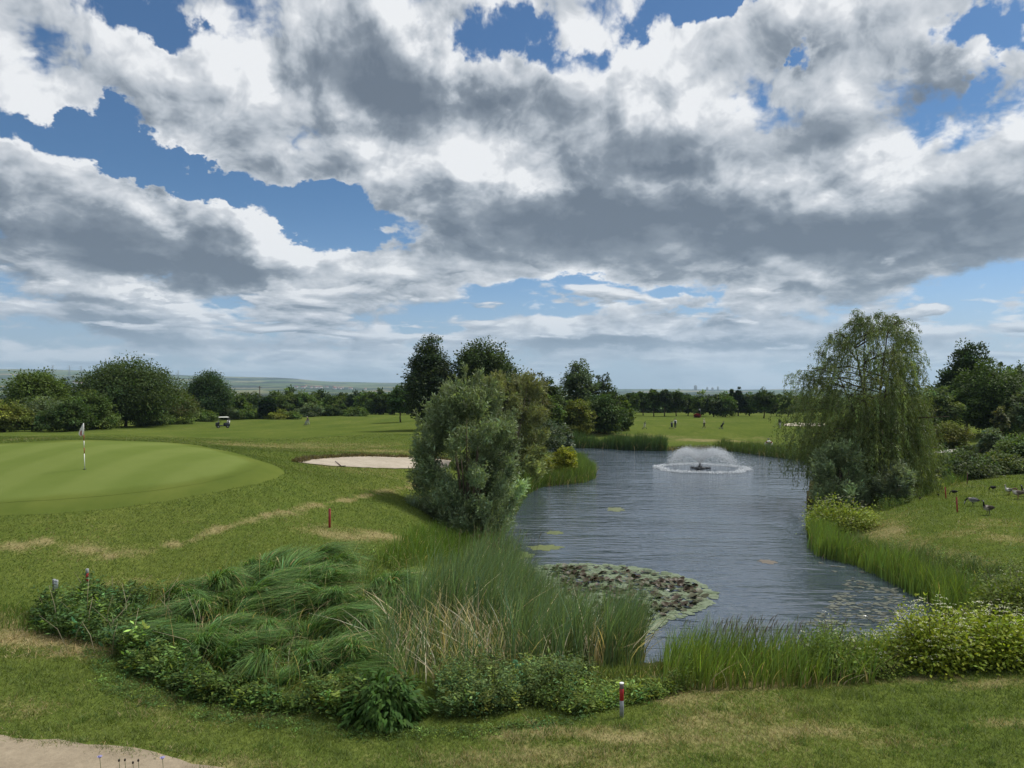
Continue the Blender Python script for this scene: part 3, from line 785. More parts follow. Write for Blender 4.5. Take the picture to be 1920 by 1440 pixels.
# left edge of the fairway
T('broadleaf_tree', 'mid-green tree with a pointed top at the far left behind low bushes', 'tree', 70, 686, 112, 112, MID, foot=804, shape='egg', n_leaf=13000, trunk=.04, col2=LITE)
T('broadleaf_tree', 'small dark tree peeping out between the two big crowns on the left', 'tree', 122, 704, 34, 124, DK, foot=800, n_leaf=1800)
T('broadleaf_tree', 'large round dark green tree, biggest of the group left of the golf cart', 'tree', 236, 667, 160, 113, DK, foot=800, n_leaf=26000, trunk=.03, col2=(.068, .10, .024), leaf=.36)
T('broadleaf_tree', 'mid-green tree filling the gap right of the large round dark tree', 'tree', 322, 720, 78, 117, MID, foot=794, n_leaf=10000, trunk=.02, col2=BRN)
T('broadleaf_tree', 'dark tree with a ragged peaked top standing behind the golf cart', 'tree', 388, 689, 90, 127, (.036, .066, .022), foot=788, shape='egg', n_leaf=14000, trunk=.03)
for px, top, w, Y, c, lab in [
    (10, 752, 88, 810, YEL, 'yellow-green bush at the left picture edge beside the green'), (78, 742, 92, 808, GREY, 'grey-green bush below the pointed tree on the far left'),
    (128, 752, 78, 808, DK, 'dark bush directly behind the flag on the putting green'), (168, 726, 84, 806, MID, 'tall mid-green bush rising behind the flag'),
    (186, 768, 62, 805, LITE, 'light green sloping bush at the right foot of the left hedge'), (285, 771, 66, 798, MID, 'low green bush at the foot of the large round dark tree'),
    (338, 768, 60, 795, LITE, 'low light bush below the gap-filling tree left of the cart'), (384, 768, 46, 790, MID, 'low rounded bush just left of the golf cart'),
    (-60, 740, 120, 810, MID, 'wide mid-green bush reaching in from beyond the left edge'), (430, 764, 42, 787, GREY, 'greyish round bush just right of the golf cart roof'),
    (458, 768, 38, 786, MID, 'small green bush in the row right of the golf cart')]:
    T('bush', lab, 'bush', px, top, w, 100, c, foot=Y, shape='bush', n_leaf=4200, trunk=.0, leaf=.28, sink=.1)
# belt beyond the left fairway
belt = [(440, 736, 50, 190, MID), (470, 733, 52, 230, DK), (502, 742, 34, 185, (.018, .034, .02)), (525, 734, 50, 235, MID), (548, 729, 48, 240, DK), (575, 732, 46, 240, MID), (603, 731, 40, 250, DK), (625, 737, 38, 245, MID),
        (648, 735, 34, 250, DK), (668, 733, 36, 240, (.03, .055, .026)), (690, 731, 40, 232, MID), (712, 727, 42, 225, DK), (735, 733, 36, 225, MID), (765, 736, 40, 220, DK)]
belt_lab = ['green round tree right of the ragged peaked tree on the left', 'dark broad tree left of the field pole', 'dark blue-green conifer in the belt beyond the left fairway', 'green tree right of the dark conifer in the belt',
            'dark domed tree standing highest in the belt beyond the left fairway', 'mid-green tree right of the domed belt tree', 'dark small-crowned tree above the round grey bush', 'mid-green low tree in the middle of the belt',
            'dark narrow tree in the thin row above the fairway crest', 'blue-green narrow tree right of the thin dark belt tree', 'mid-green tree left of the tall dark belt tree', 'tall dark belt tree left of the lone tree with a bare trunk',
            'mid-green belt tree right behind the lone tree', 'dark belt tree half hidden by the big dark pair']
for (px, top, w, Y, c), lab in zip(belt, belt_lab):
    T('conifer_tree' if px == 502 else 'broadleaf_tree', lab, 'tree', px, top, w, Y, c, shape='cone' if px == 502 else 'round', n_leaf=2400, leaf=.55, trunk=.03, base=778, group='trees in the belt beyond the left fairway')
for px, top, w, Y, c, lab in [(490, 768, 50, 784, LITE, 'yellowish hedge bush between golf cart and walking golfer'), (520, 770, 52, 785, YEL, 'yellow-green spreading bush at the crest of the left fairway'),
                              (546, 772, 36, 786, LITE, 'small yellowish bush closest to the golfer with the grey bag'), (583, 754, 46, 781, GREY, 'round grey-green bush above the golfer with the grey bag'),
                              (620, 764, 46, 780, DK, 'dark low bush along the left fairway crest'), (665, 764, 50, 780, MID, 'green low bush along the left fairway crest')]:
    T('bush', lab, 'bush', px, top, w, 150, c, foot=Y, shape='bush', n_leaf=2200, trunk=0., leaf=.36, sink=.2)
T('broadleaf_tree', 'lone round-crowned small tree with a bare trunk on the left fairway', 'tree', 751, 722, 44, 160, (.042, .078, .018), n_leaf=3000, trunk=.28, leaf=.4)
# big dark pair and its neighbours
T('broadleaf_tree', 'very dark upright tree, left one of the big pair behind the silver willow', 'tree', 806, 634, 98, 116, (.034, .052, .022), shape='egg', n_leaf=18000, leaf=.34, trunk=.05)
T('broadleaf_tree', 'tallest dark green tree, right one of the big pair behind the silver willow', 'tree', 905, 622, 128, 119, (.038, .062, .018), n_leaf=22000, leaf=.35, trunk=.05, col2=MID)
T('broadleaf_tree', 'brownish-green tree leaning off the right flank of the big dark pair', 'tree', 985, 690, 88, 113, (.066, .082, .026), n_leaf=7000, trunk=.05, col2=BRN)
T('broadleaf_tree', 'narrow dark green tree between the big pair and the airy poplar', 'tree', 1030, 704, 58, 126, DK, shape='egg', n_leaf=4600, trunk=.05)
T('broadleaf_tree', 'airy grey-green poplar with a rounded open top', 'tree', 1084, 664, 74, 131, (.078, .112, .050), shape='column', n_leaf=6500, leaf=.34, trunk=.05, open_=.2)
T('broadleaf_tree', 'dark small-topped tree at the right shoulder of the airy poplar', 'tree', 1132, 699, 46, 134, (.034, .052, .022), n_leaf=3600, trunk=.06)
for px, top, w, Y, c, lab in [(1080, 741, 60, 120, (.110, .130, .026), 'rounded yellowish bush at the foot of the airy poplar'), (1134, 730, 78, 124, DK, 'dark broad bush right of the yellowish round bush'),
                              (1166, 738, 40, 130, MID, 'mid-green bush ending the clump right of the poplar'), (1030, 742, 56, 118, MID, 'mid-green bush left of the yellowish round bush')]:
    T('bush', lab, 'bush', px, top, w, Y, c, shape='bush', n_leaf=5200, trunk=0., leaf=.3, sink=.1)
# row across the far fairway
row = [(1186, 735, 26, 215, MID, .3, 'round'), (1206, 731, 28, 222, DK, .3, 'round'), (1226, 728, 30, 205, DK, .3, 'egg'), (1246, 727, 30, 203, (.026, .044, .018), .3, 'egg'), (1268, 729, 34, 205, DK, .2, 'round'), (1290, 735, 34, 215, DK, .12, 'round'),
       (1313, 734, 36, 212, MID, .06, 'round'), (1338, 736, 44, 204, (.036, .058, .018), .06, 'bush'), (1360, 738, 40, 204, MID, .06, 'bush'), (1384, 723, 26, 215, (.022, .04, .022), .05, 'cone'), (1405, 735, 30, 215, DK, .08, 'round'),
       (1432, 728, 40, 190, (.036, .062, .014), .26, 'round'), (1456, 736, 30, 215, DK, .1, 'round'), (1478, 734, 36, 210, MID, .1, 'round'), (1372, 730, 20, 216, DK, .05, 'cone')]
row_lab = ['slim-trunked green tree starting the row right of the poplar clump', 'slim-trunked dark tree, second in the far row', 'dark oval tree with a clear forked trunk above the white golf bag', 'dark oval tree with a straight trunk left of the golfer in a dark vest',
           'dark tree directly above the golfer in a dark vest', 'dark low-crowned tree left of the red shrub', 'mid-green tree above the red shrub and white flag', 'wide green rounded tree above the golfer in white', 'mid-green wide tree above the black golf bag',
           'pointed dark conifer, tallest of the far row', 'dark tree between the conifer and the bright round tree', 'bright round tree with a clear trunk on the pale mound', 'dark tree right of the bright round tree', 'green tree half hidden behind the weeping willow', 'shorter dark conifer left of the tallest one']
for (px, top, w, Y, c, tr, sh), lab in zip(row, row_lab):
    T('conifer_tree' if sh == 'cone' else 'broadleaf_tree', lab, 'tree', px, top, w, Y, c, shape=sh, n_leaf=2600, leaf=.42, trunk=tr, group='trees in the row across the far fairway')
T('shrub', 'low dark red-leaved shrub beside the distant white flag', 'shrub', 1307, 776, 12, 192, (.11, .014, .016), shape='bush', n_leaf=700, trunk=0., leaf=.25)
# right side wood
T('broadleaf_tree', 'tall dark tree with feathery upswept branches on the right', 'tree', 1812, 641, 92, 112, (.033, .056, .021), shape='egg', n_leaf=12000, leaf=.34, trunk=.05, droop=-.3)
T('broadleaf_tree', 'brighter green layered tree in front of the dark right-hand wood', 'tree', 1862, 674, 112, 104, (.058, .098, .020), shape='round', n_leaf=13000, leaf=.32, trunk=.05, col2=MID, droop=.3)
T('broadleaf_tree', 'dark tree at the right picture edge of the wood', 'tree', 1925, 690, 92, 110, (.030, .050, .019), n_leaf=8000, trunk=.04)
T('broadleaf_tree', 'pale grey-green tree overhanging the right picture edge', 'tree', 1945, 706, 80, 96, GREY, n_leaf=6000, trunk=.06, open_=.1)
T('broadleaf_tree', 'pale small tree in the gap between willow and right-hand wood', 'tree', 1757, 716, 66, 100, (.084, .118, .046), n_leaf=4200, trunk=.1, open_=.1)
T('sapling', 'thin pale sapling with a visible stem before the dark wood', 'sapling', 1877, 757, 26, 84, (.085, .095, .045), n_leaf=700, trunk=.42, leaf=.22, open_=.2)
for px, top, Y, w, lab in [(1876, 676, 150, 22, 'small dark conifer spire left of two on the wooded skyline'), (1890, 672, 152, 20, 'slender conifer spire in the middle of the wooded skyline'), (1910, 667, 148, 24, 'taller conifer spire at the right end of the wooded skyline')]:
    T('conifer_tree', lab, 'tree', px, top, w * 1.2, Y, (.022, .036, .02), shape='cone', n_leaf=2600, leaf=.34, trunk=.03, group='conifers on the right skyline')
T('broadleaf_tree', 'mid-green tree deep in the wood under the conifer spires', 'tree', 1890, 690, 110, 140, MID, n_leaf=6500, trunk=.04, leaf=.42)
T('broadleaf_tree', 'dark tree closing the wood beyond the right edge', 'tree', 2010, 670, 130, 130, DK, n_leaf=6500, trunk=.04, leaf=.42)
for px, top, w, Y, c, lab in [(1778, 789, 74, 92, (.10, .115, .024), 'yellow-green rounded bush beside the pale gravel path'), (1862, 797, 52, 74, (.092, .122, .066), 'silvery round bush in the rough on the right'),
                              (1905, 812, 96, 66, (.076, .112, .034), 'large mid-green bush at the right picture edge behind the geese'), (1802, 852, 126, 60, (.060, .086, .030), 'dark spreading bush behind the red stakes on the right'),
                              (1880, 850, 90, 63, (.086, .116, .034), 'light green low bush behind the geese'), (1735, 858, 60, 58, (.07, .10, .028), 'low green bush between weeping willow and dark spreading bush'),
                              (1830, 832, 60, 78, (.06, .08, .03), 'small scrubby bush below the silvery round bush'), (1735, 800, 50, 95, LITE, 'light bush tucked behind the weeping willow on its right'),
                              (1965, 800, 90, 80, MID, 'green bush just past the right edge')]:
    T('bush', lab, 'bush', px, top, w, Y, c, shape='bush', n_leaf=5200, trunk=0., leaf=.2, sink=.15)
# pond side shrubs in the middle distance
T('willow_bush', 'grey-green willow bush behind the reedy point of land', 'bush', 1008, 781, 92, 88, (.062, .086, .04), shape='bush', n_leaf=8000, leaf=.22, trunk=0., mat=SILVER)
T('willow_bush', 'pale upright willow bush at the inlet beside the far reeds', 'bush', 1054, 789, 48, 94, (.075, .10, .055), shape='column', n_leaf=4000, leaf=.22, trunk=0., mat=SILVER)
T('bush', 'bright yellow-flowering bush on the tip of the reedy point', 'bush', 1062, 833, 42, 67, (.17, .19, .03), shape='bush', n_leaf=2600, leaf=.16, trunk=0., col2=(.32, .33, .03))
T('bush', 'small yellow-flowering bush on the dry ground of the point', 'bush', 1026, 851, 16, 68, (.15, .17, .03), shape='bush', n_leaf=700, leaf=.13, trunk=0., col2=(.30, .31, .03))

# distant woodland on the slope below the course: one mass
wood = []
for k in range(150):
    px = rng.uniform(-150, 2150); Y = rng.uniform(255, 330)
    if 480 < px < 760 and Y < 290 and rng.random() < .5: continue
    x, y = at(px, Y); top = rng.uniform(738, 752) if px < 1750 else rng.uniform(690, 735)
    if px < 430: top = rng.uniform(736, 755)
    zg = ground(x, y); hh = max(4.0, ztop(top, Y) - zg); R = rng.uniform(4.5, 7.5)
    V, F, C = crown(R, hh, 26, 620, .95, DK if rng.random() < .55 else MID)
    wood.append((V + [x, y, zg], F, C))
V, F, C = cat(*wood); tag(obj('distant_wood', V, F, LEAF, col=C), kind='stuff')

# ------------------------------------------------------------------ the two willows and the silver bush by the water
def strands(n, root_fn, length, leaf_l, leaf_w, per_m, col, sway=.25, var=.2):
    """hanging twigs: start points and lengths from root_fn, leaves set along them"""
    P0, D0, Ls = root_fn(n)
    reps = np.maximum(3, (Ls * per_m).astype(int)); idx = np.repeat(np.arange(n), reps); m = len(idx)
    t = rng.random(m)
    s = t * Ls[idx]
    out = D0[idx] * (1 - np.exp(-s * 1.1))[:, None] * .9
    P = P0[idx] + out
    P[:, 2] -= np.maximum(0, s - .28) ** 1.12
    P += rng.normal(0, .05, (m, 3))
    D = unit(D0[idx] * .5 * np.exp(-s * .9)[:, None] + np.array([0, 0, -1.0]) * (.25 + t[:, None]) + rdir(m) * .55)
    cc = tint(col, n, var, .08)
    return leaves(P, D, rdir(m) + [0, 0, .5], leaf_l * rng.uniform(.7, 1.3, m), leaf_w, cc[idx] * np.exp(rng.normal(0, .13, (m, 1))), .05)

def weeping_willow():
    Y = 52.0; x, y = at(1640, Y); zg = ground(x, y)
    root = empty('weeping_willow', (x, y, zg), 'tall loose weeping willow with trailing branches on the right bank of the pond', 'tree')
    Ht = ztop(583, Y) - zg
    k = Y / F_PX
    prof_t = np.array([0, .08, .2, .35, .5, .60, .68, .76, .84, .92, 1.0])
    left = np.array([60, 110, 152, 160, 152, 146, 134, 118, 92, 62, 26]) * k; right = np.array([60, 90, 118, 130, 116, 92, 86, 84, 76, 60, 34]) * k
    mb = MB()
    stems = [((0, 0), (-1.2, .3)), ((.2, .1), (1.0, -.4)), ((-.1, .2), (-.2, 1.2)), ((.1, -.2), (.4, -.9)), ((-.2, 0), (-2.6, -.3)), ((.25, 0), (2.1, .5))]
    tips = []
    for (a, b), (ex, ey) in stems:
        hh = Ht * (rng.uniform(.8, .97) if abs(ex) < 2 else .68)
        pts = [(a + (ex - a) * t ** 1.3 + .15 * math.sin(t * 7 + ex), b + (ey - b) * t ** 1.3, hh * t) for t in np.linspace(0, 1, 9)]
        mb.tube(pts, np.linspace(.19, .02, 9), 7); tips.append(np.array(pts))
    for p in tips:
        for q in range(9):
            t = rng.uniform(.25, .95); b0 = np.array([np.interp(t, np.linspace(0, 1, 9), p[:, i]) for i in range(3)])
            a = rng.uniform(0, 6.28); h = b0[2] / Ht
            wdt = np.interp(h, prof_t, (left if math.cos(a) < 0 else right)) * rng.uniform(.55, .95)
            e = np.array([math.cos(a) * wdt, math.sin(a) * wdt, b0[2] + rng.uniform(.2, 1.2)])
            mb.tube([b0, (b0 + e) / 2 + [0, 0, .4], e], [.05, .035, .012], 5)
    mb.build('trunk', BARK, root, smooth=True)
    def roots(n):
        h = rng.random(n) ** 1.0 * .95 + .02
        a = rng.uniform(0, 6.28, n)
        wd = np.where(np.cos(a) < 0, np.interp(h, prof_t, left), np.interp(h, prof_t, right))
        lump = .80 + .34 * np.sin(a * 3 + h * 17) * np.sin(h * 23 + a * 2)
        keep = ((np.sin(a * 5 + h * 31) * np.sin(h * 19 - a * 3) > -.42) & (rng.random(n) < 1.30 - h * .66)) | (h < .42); h = np.where(keep, h, h * .5)
        rr = rng.uniform(.15, 1, n) ** .5 * wd * lump
        P = np.stack([rr * np.cos(a), rr * np.sin(a) * .85, h * Ht], -1)
        Ls = np.minimum(rng.uniform(.5, 2.2, n) * np.interp(h, [0, .5, .8, 1], [1.0, 1.25, .9, .45]), P[:, 2] * .9 + .1)
        D = np.stack([np.cos(a), np.sin(a), .3 + 0 * a], -1)
        return P, D, Ls
    a = strands(4300, roots, 1.5, .19, .042, 26, (.112, .146, .048), var=.34)
    # long boughs that stick out on the left and at the top
    ex = []
    for px, py, ln in [(1478, 702, 1.2), (1490, 700, 1.6), (1505, 708, 2.0), (1540, 640, 1.0), (1525, 660, 1.2), (1555, 630, 1.0), (1602, 585, .7), (1640, 590, .7), (1688, 606, 1.1), (1660, 598, .8), (1610, 600, .9), (1708, 640, 1.6), (1718, 670, 1.8), (1700, 622, 1.3), (1576, 622, 1.0), (1625, 610, .8)]:
        c = np.array([(px - 1640) * k, rng.uniform(-.8, .8), ztop(py, Y) - zg])
        def rt(n, c=c, ln=ln):
            s = rng.uniform(0, 1, n)[:, None]
            base = np.array([c[0] * .55, c[1], c[2] - .9])
            P = base * (1 - s) + c * s + rng.normal(0, .10, (n, 3)); P[:, 2] += .35 * np.sin(s[:, 0] * 3.1)
            return P, rdir(n) * [1, 1, .2], rng.uniform(.25, ln, n)
        ex.append(strands(34, rt, 1, .17, .036, 26, (.112, .146, .048), var=.2))
        b = MB()
    V, F, C = cat(a, *ex)
    obj('crown', V, F, SILVER, root, col=C)
weeping_willow()

def silver_bush(name, label, px, base, Y, outline, n_twig, per, col, leaf, depth=.9, col2=None, up=1.0, spires=()):
    """a many-stemmed willow bush; outline = (row, half width left, half width right) in photo pixels round px"""
    x, y = at(px, Y); zg = ground(x, y) - .05; k = Y / F_PX
    root = empty(name, (x, y, zg), label, 'bush')
    o = np.array(outline, float); hz = ztop(o[:, 0], Y) - zg; order = np.argsort(hz); hz = hz[order]; lw = o[order, 1] * k; rw = o[order, 2] * k
    n = int(n_twig * 1.15); nc = max(34, n // 56)
    hc = rng.random(nc) ** 1.15 * (hz[-1] * .95) + .12; ac = rng.uniform(0, 6.28, nc)
    lo_ = max(6, nc // 5); hc[:lo_] = rng.uniform(.12, min(1.5, hz[-1] * .25), lo_)
    wc = np.where(np.cos(ac) < 0, np.interp(hc, hz, lw), np.interp(hc, hz, rw)) * (1 + rng.normal(0, .12, nc)) * rng.uniform(.12, 1.0, nc) ** .5
    C0 = np.stack([wc * np.cos(ac), wc * np.sin(ac) * depth, hc], -1)
    ci = rng.integers(0, nc, n); sg = rng.uniform(.16, .34, nc) * (hz[-1] / 8.0) ** .5 * 1.15
    P0 = C0[ci] + rdir(n) * (rng.random(n) ** .5 * 1.6 * sg[ci])[:, None] * np.array([1, 1, 1.15])
    a = ac[ci]
    Dt = unit(np.stack([np.cos(a) * .7, np.sin(a) * .7, np.full(n, up)], -1) + rdir(n) * .4)
    Ls = rng.uniform(.5, 1.15, n)
    for px2, py2, m in spires:
        c = np.array([(px2 - px) * k, rng.uniform(-.6, .6), ztop(py2, Y) - zg])
        q = rng.random(m) ** .8
        B = np.array([c[0] * .75, c[1], c[2] - 2.0])
        P0 = np.vstack([P0, B * (1 - q[:, None]) + c * q[:, None] + rng.normal(0, .11, (m, 3)) * (1.2 - q[:, None])]); Dt = np.vstack([Dt, unit(rdir(m) * .45 + [0.1, 0, 1.0])]); Ls = np.r_[Ls, rng.uniform(.3, .6, m)]
    n = len(P0)
    idx = np.repeat(np.arange(n), per); m = len(idx); t = rng.random(m)
    P = P0[idx] + Dt[idx] * (t * Ls[idx])[:, None] + rng.normal(0, .035, (m, 3))
    P[:, 2] = np.maximum(P[:, 2], .03)
    D = unit(Dt[idx] * .8 + rdir(m) * .8)
    bc = np.exp(rng.normal(0, .26, nc)); cc = tint(col, n, .14, .06); cc[:len(ci)] *= bc[ci][:, None]
    if col2 is not None:
        w = np.clip((P0[:, 2] / hz[-1] - .35) * 1.5, 0, 1)[:, None] * rng.random((n, 1)); cc = cc * (1 - w) + np.asarray(col2) * w
    lf = leaf * rng.uniform(.7, 1.35, m) * np.where(rng.random(m) < .12, 1.9, 1.0)
    V, F, C = leaves(P, D, rdir(m) + np.array([0, 0, .6]), lf, lf * .29, cc[idx] * np.exp(rng.normal(0, .2, (m, 1))), .04)
    obj('crown', V, F, SILVER, root, col=C)
    mb = MB()
    for q in range(14):
        a = q * 2.4; e = np.array([math.cos(a) * np.interp(hz[-1] * .6, hz, rw) * rng.uniform(.2, .8), math.sin(a) * rng.uniform(.3, 1.6), hz[-1] * rng.uniform(.55, .93)])
        s = np.array([math.cos(a) * .25, math.sin(a) * .25, 0]); mb.tube([s, s * .3 + e * .5 + [0, 0, .2], e], [.06, .04, .012], 6)
    mb.build('trunk', PALEBARK, root, smooth=True)
    return root
silver_bush('willow_bush', 'big silvery willow bush standing at the left edge of the pond', 878, 1000, 41.5,
            [(1005, 50, 58), (960, 84, 84), (900, 98, 96), (860, 98, 92), (825, 84, 84), (800, 64, 72), (778, 44, 56), (758, 26, 38), (742, 10, 16)], 8200, 17, (.150, .196, .108), .145, col2=(.165, .198, .102),
            spires=[(872, 690, 26), (898, 700, 26), (855, 718, 24), (925, 722, 26), (835, 734, 22), (905, 712, 22), (815, 752, 24), (780, 785, 22), (797, 770, 22), (945, 738, 22), (778, 812, 18), (770, 856, 18), (968, 776, 20), (885, 716, 22)])
silver_bush('willow_bush', 'yellow-brown willow rising behind the big silvery bush', 955, 860, 62,
            [(868, 64, 56), (820, 80, 66), (785, 86, 66), (760, 76, 66), (738, 56, 58), (722, 34, 46), (712, 12, 26)], 4600, 15, (.148, .172, .070), .19, col2=(.172, .168, .078),
            spires=[(1003, 706, 16), (985, 700, 16), (1010, 722, 14), (960, 704, 14), (940, 708, 14)])
silver_bush('willow_bush', 'grey-green willow bush in front of the weeping willow', 1576, 935, 49,
            [(940, 40, 34), (905, 44, 38), (880, 36, 32), (862, 20, 22), (850, 6, 8)], 4200, 16, (.155, .200, .108), .15,
            spires=[(1548, 842, 24), (1575, 836, 24), (1598, 850, 24), (1540, 860, 20)])
silver_bush('willow_bush', 'small silvery bush at the foot of the weeping willow', 1672, 940, 47.5,
            [(942, 20, 20), (918, 22, 20), (902, 16, 15), (892, 6, 6)], 1400, 15, (.145, .180, .110), .15)

# ------------------------------------------------------------------ grass, sedge, reeds and weeds near the eye
def bez_inside(poly, P): return sdist(np.array(poly), P[:, 0], P[:, 1])

def scatter(poly_px, n, zoff=0.0, water=False):
    """n random ground points inside an outline given by photo positions"""
    poly = np.array([on_z(a, b, ZW) if water else hit(a, b) for a, b in poly_px])
    return scatter_w(poly, n, water)
def scatter_w(poly, n, water=False):
    lo, hi = poly.min(0), poly.max(0); out = np.zeros((0, 2))
    while len(out) < n:
        q = rng.uniform(lo, hi, (n * 2, 2)); out = np.vstack([out, q[sdist(poly, q[:, 0], q[:, 1]) > 0]])
    out = out[:n]
    z = np.full(n, ZW) if water else np.maximum(H(out[:, 0], out[:, 1]), ZW - .3)
    return np.c_[out, z]
def along_shore(i0, i1, n, off0, off1):
    """points beside the shoreline between two shore vertices, off0..off1 metres outside the water"""
    pts = np.array([SHORE[i % len(SHORE)] for i in range(i0, i1 + 1)])
    d = np.diff(pts, axis=0); ln = np.hypot(d[:, 0], d[:, 1]); cum = np.r_[0, np.cumsum(ln)]
    s = rng.uniform(0, cum[-1], n); k = np.clip(np.searchsorted(cum, s) - 1, 0, len(d) - 1); t = (s - cum[k]) / ln[k]
    P = pts[k] + d[k] * t[:, None]
    nn = np.stack([d[k, 1], -d[k, 0]], -1) / ln[k][:, None] * (1 if area > 0 else -1)
    P = P + nn * rng.uniform(off0, off1, n)[:, None]
    return np.c_[P, np.maximum(H(P[:, 0], P[:, 1]), ZW - .15)]

# short mown grass: blades thin out with distance
def lawn():
    n = 720000
    th = rng.uniform(-.84, .84, n); r = np.exp(rng.uniform(np.log(12.5), np.log(98), n))
    x = r * np.sin(th); y = r * np.cos(th)
    ok = np.ones(n, bool)
    for poly, m in ((SHORE, -.6), (FRINGE, 0), (BUNKER, -.1), (np.array(PATH), -.12)):
        d = sdist(poly, x, y); ok &= d < m if m < 0 else d < 0
    x, y, r = x[ok], y[ok], r[ok]; n = len(x)
    dr = dryness(x, y); t = vnoise(x, y, 2.2, 3); t2 = vnoise(x + 90, y, .45, 2)
    thin = rng.random(n) < np.clip(1.15 - dr * .6, .2, 1); x, y, r, dr, t, t2 = (a[thin] for a in (x, y, r, dr, t, t2)); n = len(x)
    tall = np.clip((t2 - .56) * 5, 0, 1)
    h = (.028 + .045 * rng.random(n) + tall * .06 * (r < 26)) * np.interp(r, [12, 25, 60, 98], [1.0, 1.4, 1.7, 1.2])
    w = np.interp(r, [12, 62, 98], [.009, .040, .062]) * rng.uniform(.7, 1.3, n)
    P = np.stack([x, y, H(x, y) - .004], -1)
    ga, gb = np.array(GREEN_A) * 1.25, np.array(GREEN_B) * 1.2
    c = ga + (gb - ga) * np.clip(t * 1.5 - .25 + rng.normal(0, .25, n), 0, 1)[:, None]
    c = c * (1 - tall[:, None] * .3) + np.array([.065, .110, .024]) * tall[:, None] * .3
    s = (rng.random(n) < np.clip(dr * 1.1 - .08, 0, .75))[:, None]
    c = np.where(s, np.array([.34, .265, .14]) * rng.uniform(.6, 1.15, (n, 1)), c * np.exp(rng.normal(0, .16, (n, 1))))
    lean = rng.normal(0, 1, (n, 2)) * (h * .7)[:, None]
    V, F, C = blades(P, None, lean, h, w, c, seg=1)
    tag(obj('lawn_grass', V, F, BLADE, col=C), kind='stuff')
lawn()

# leafy weeds: upright stems with many small leaves
def weeds(name, P, h0, h1, col, leaf=.06, per=16, bush=.10):
    n = len(P); pn = vnoise(P[:, 0], P[:, 1], .7, 2); h = (h0 + (h1 - h0) * rng.random(n) ** 1.5) * np.clip(.35 + 1.3 * pn, .3, 1.5); idx = np.repeat(np.arange(n), per); m = len(idx); t = rng.random(m) ** .8
    le = rng.normal(0, .16, (n, 2)) * h[:, None]
    Q = P[idx].copy(); Q[:, :2] += le[idx] * t[:, None] + rng.normal(0, 1, (m, 2)) * bush * (1.1 - t[:, None] * .7); Q[:, 2] += h[idx] * t + .01
    D = unit(np.c_[rng.normal(0, 1, (m, 2)), rng.uniform(-.2, .7, m)])
    c = (tint(col, n, .38, .16) * (.65 + .95 * vnoise(P[:, 0] + 9, P[:, 1], .5, 2))[:, None])[idx] * (np.exp(rng.normal(0, .2, (m, 1)))); leaf = leaf * rng.choice([.7, 1.0, 1.7], n, p=[.45, .35, .2])[idx]
    return tag(obj(name, *leaves(Q, D, rdir(m) * .6 + [0, 0, 1], leaf * rng.uniform(.6, 1.4, m), leaf * .42, c)[:2], LEAF, col=np.repeat(c, 4, axis=0)), kind='stuff')
# sedge tussocks: domes of long blades combed over by the wind towards the right
def tussock_mesh(k):
    n = 430
    a = rng.uniform(0, 6.28, n); q = rng.random(n) ** .6
    P = np.stack([np.cos(a) * q * .20, np.sin(a) * q * .20, np.zeros(n)], -1)
    h = rng.uniform(.75, 1.45, n) * (1.1 - .3 * q)
    wind = np.array([.75 + .35 * math.sin(k * 2.1), -.30 + .4 * math.cos(k * 1.7)])
    out = np.stack([np.cos(a), np.sin(a)], -1) * (q * rng.uniform(.2, .75, n))[:, None] + wind * (rng.uniform(.5, 1.25, n) * h)[:, None] + rng.normal(0, .115, (n, 2))
    c = tint((.060, .118, .034), n, .40, .12)
    dry = rng.random(n) < .05; c[dry] = tint((.26, .21, .12), dry.sum(), .2)
    tipc = c * np.array([1.85, 1.7, 1.6])  # highlights painted into the colour: blades lighten towards their tips
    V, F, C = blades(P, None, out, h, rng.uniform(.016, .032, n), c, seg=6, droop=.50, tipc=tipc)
    return mesh_data('sedge_blades', V, F, BLADE, col=C)
TUS = [tussock_mesh(k) for k in range(7)]
SEDGE = np.array([hit(a, b) for a, b in [(235, 1160), (330, 1125), (440, 1080), (520, 1062), (600, 1060), (700, 1085), (770, 1120), (770, 1180), (720, 1210), (690, 1260), (620, 1295), (540, 1312), (440, 1290), (350, 1255), (280, 1215)]])
sp = []
while len(sp) < 96:
    c = rng.uniform(SEDGE.min(0), SEDGE.max(0))
    if sdist(SEDGE, c[0], c[1])[0] > 0 and all(np.hypot(*(c - d)) > .42 for d in sp): sp.append(c)
for k, (x, y) in enumerate(sp):
    o = bpy.data.objects.new('sedge_tussock', TUS[k % 7]); link(o); s_ = rng.uniform(.5, 1.2) * np.interp(y, [17, 24], [.9, 1.12])
    o.location = (x, y, ground(x, y) - .03); o.scale = (s_ * rng.uniform(.9, 1.2), s_ * rng.uniform(.9, 1.2), s_ * rng.uniform(.85, 1.15)); o.rotation_euler = (rng.normal(0, .08), rng.normal(0, .08), rng.normal(-.1, .85))
    tag(o, 'long-bladed green sedge tussock swept to the right in the mass left of the reeds', 'sedge', 'sedge tussocks on the near bank')

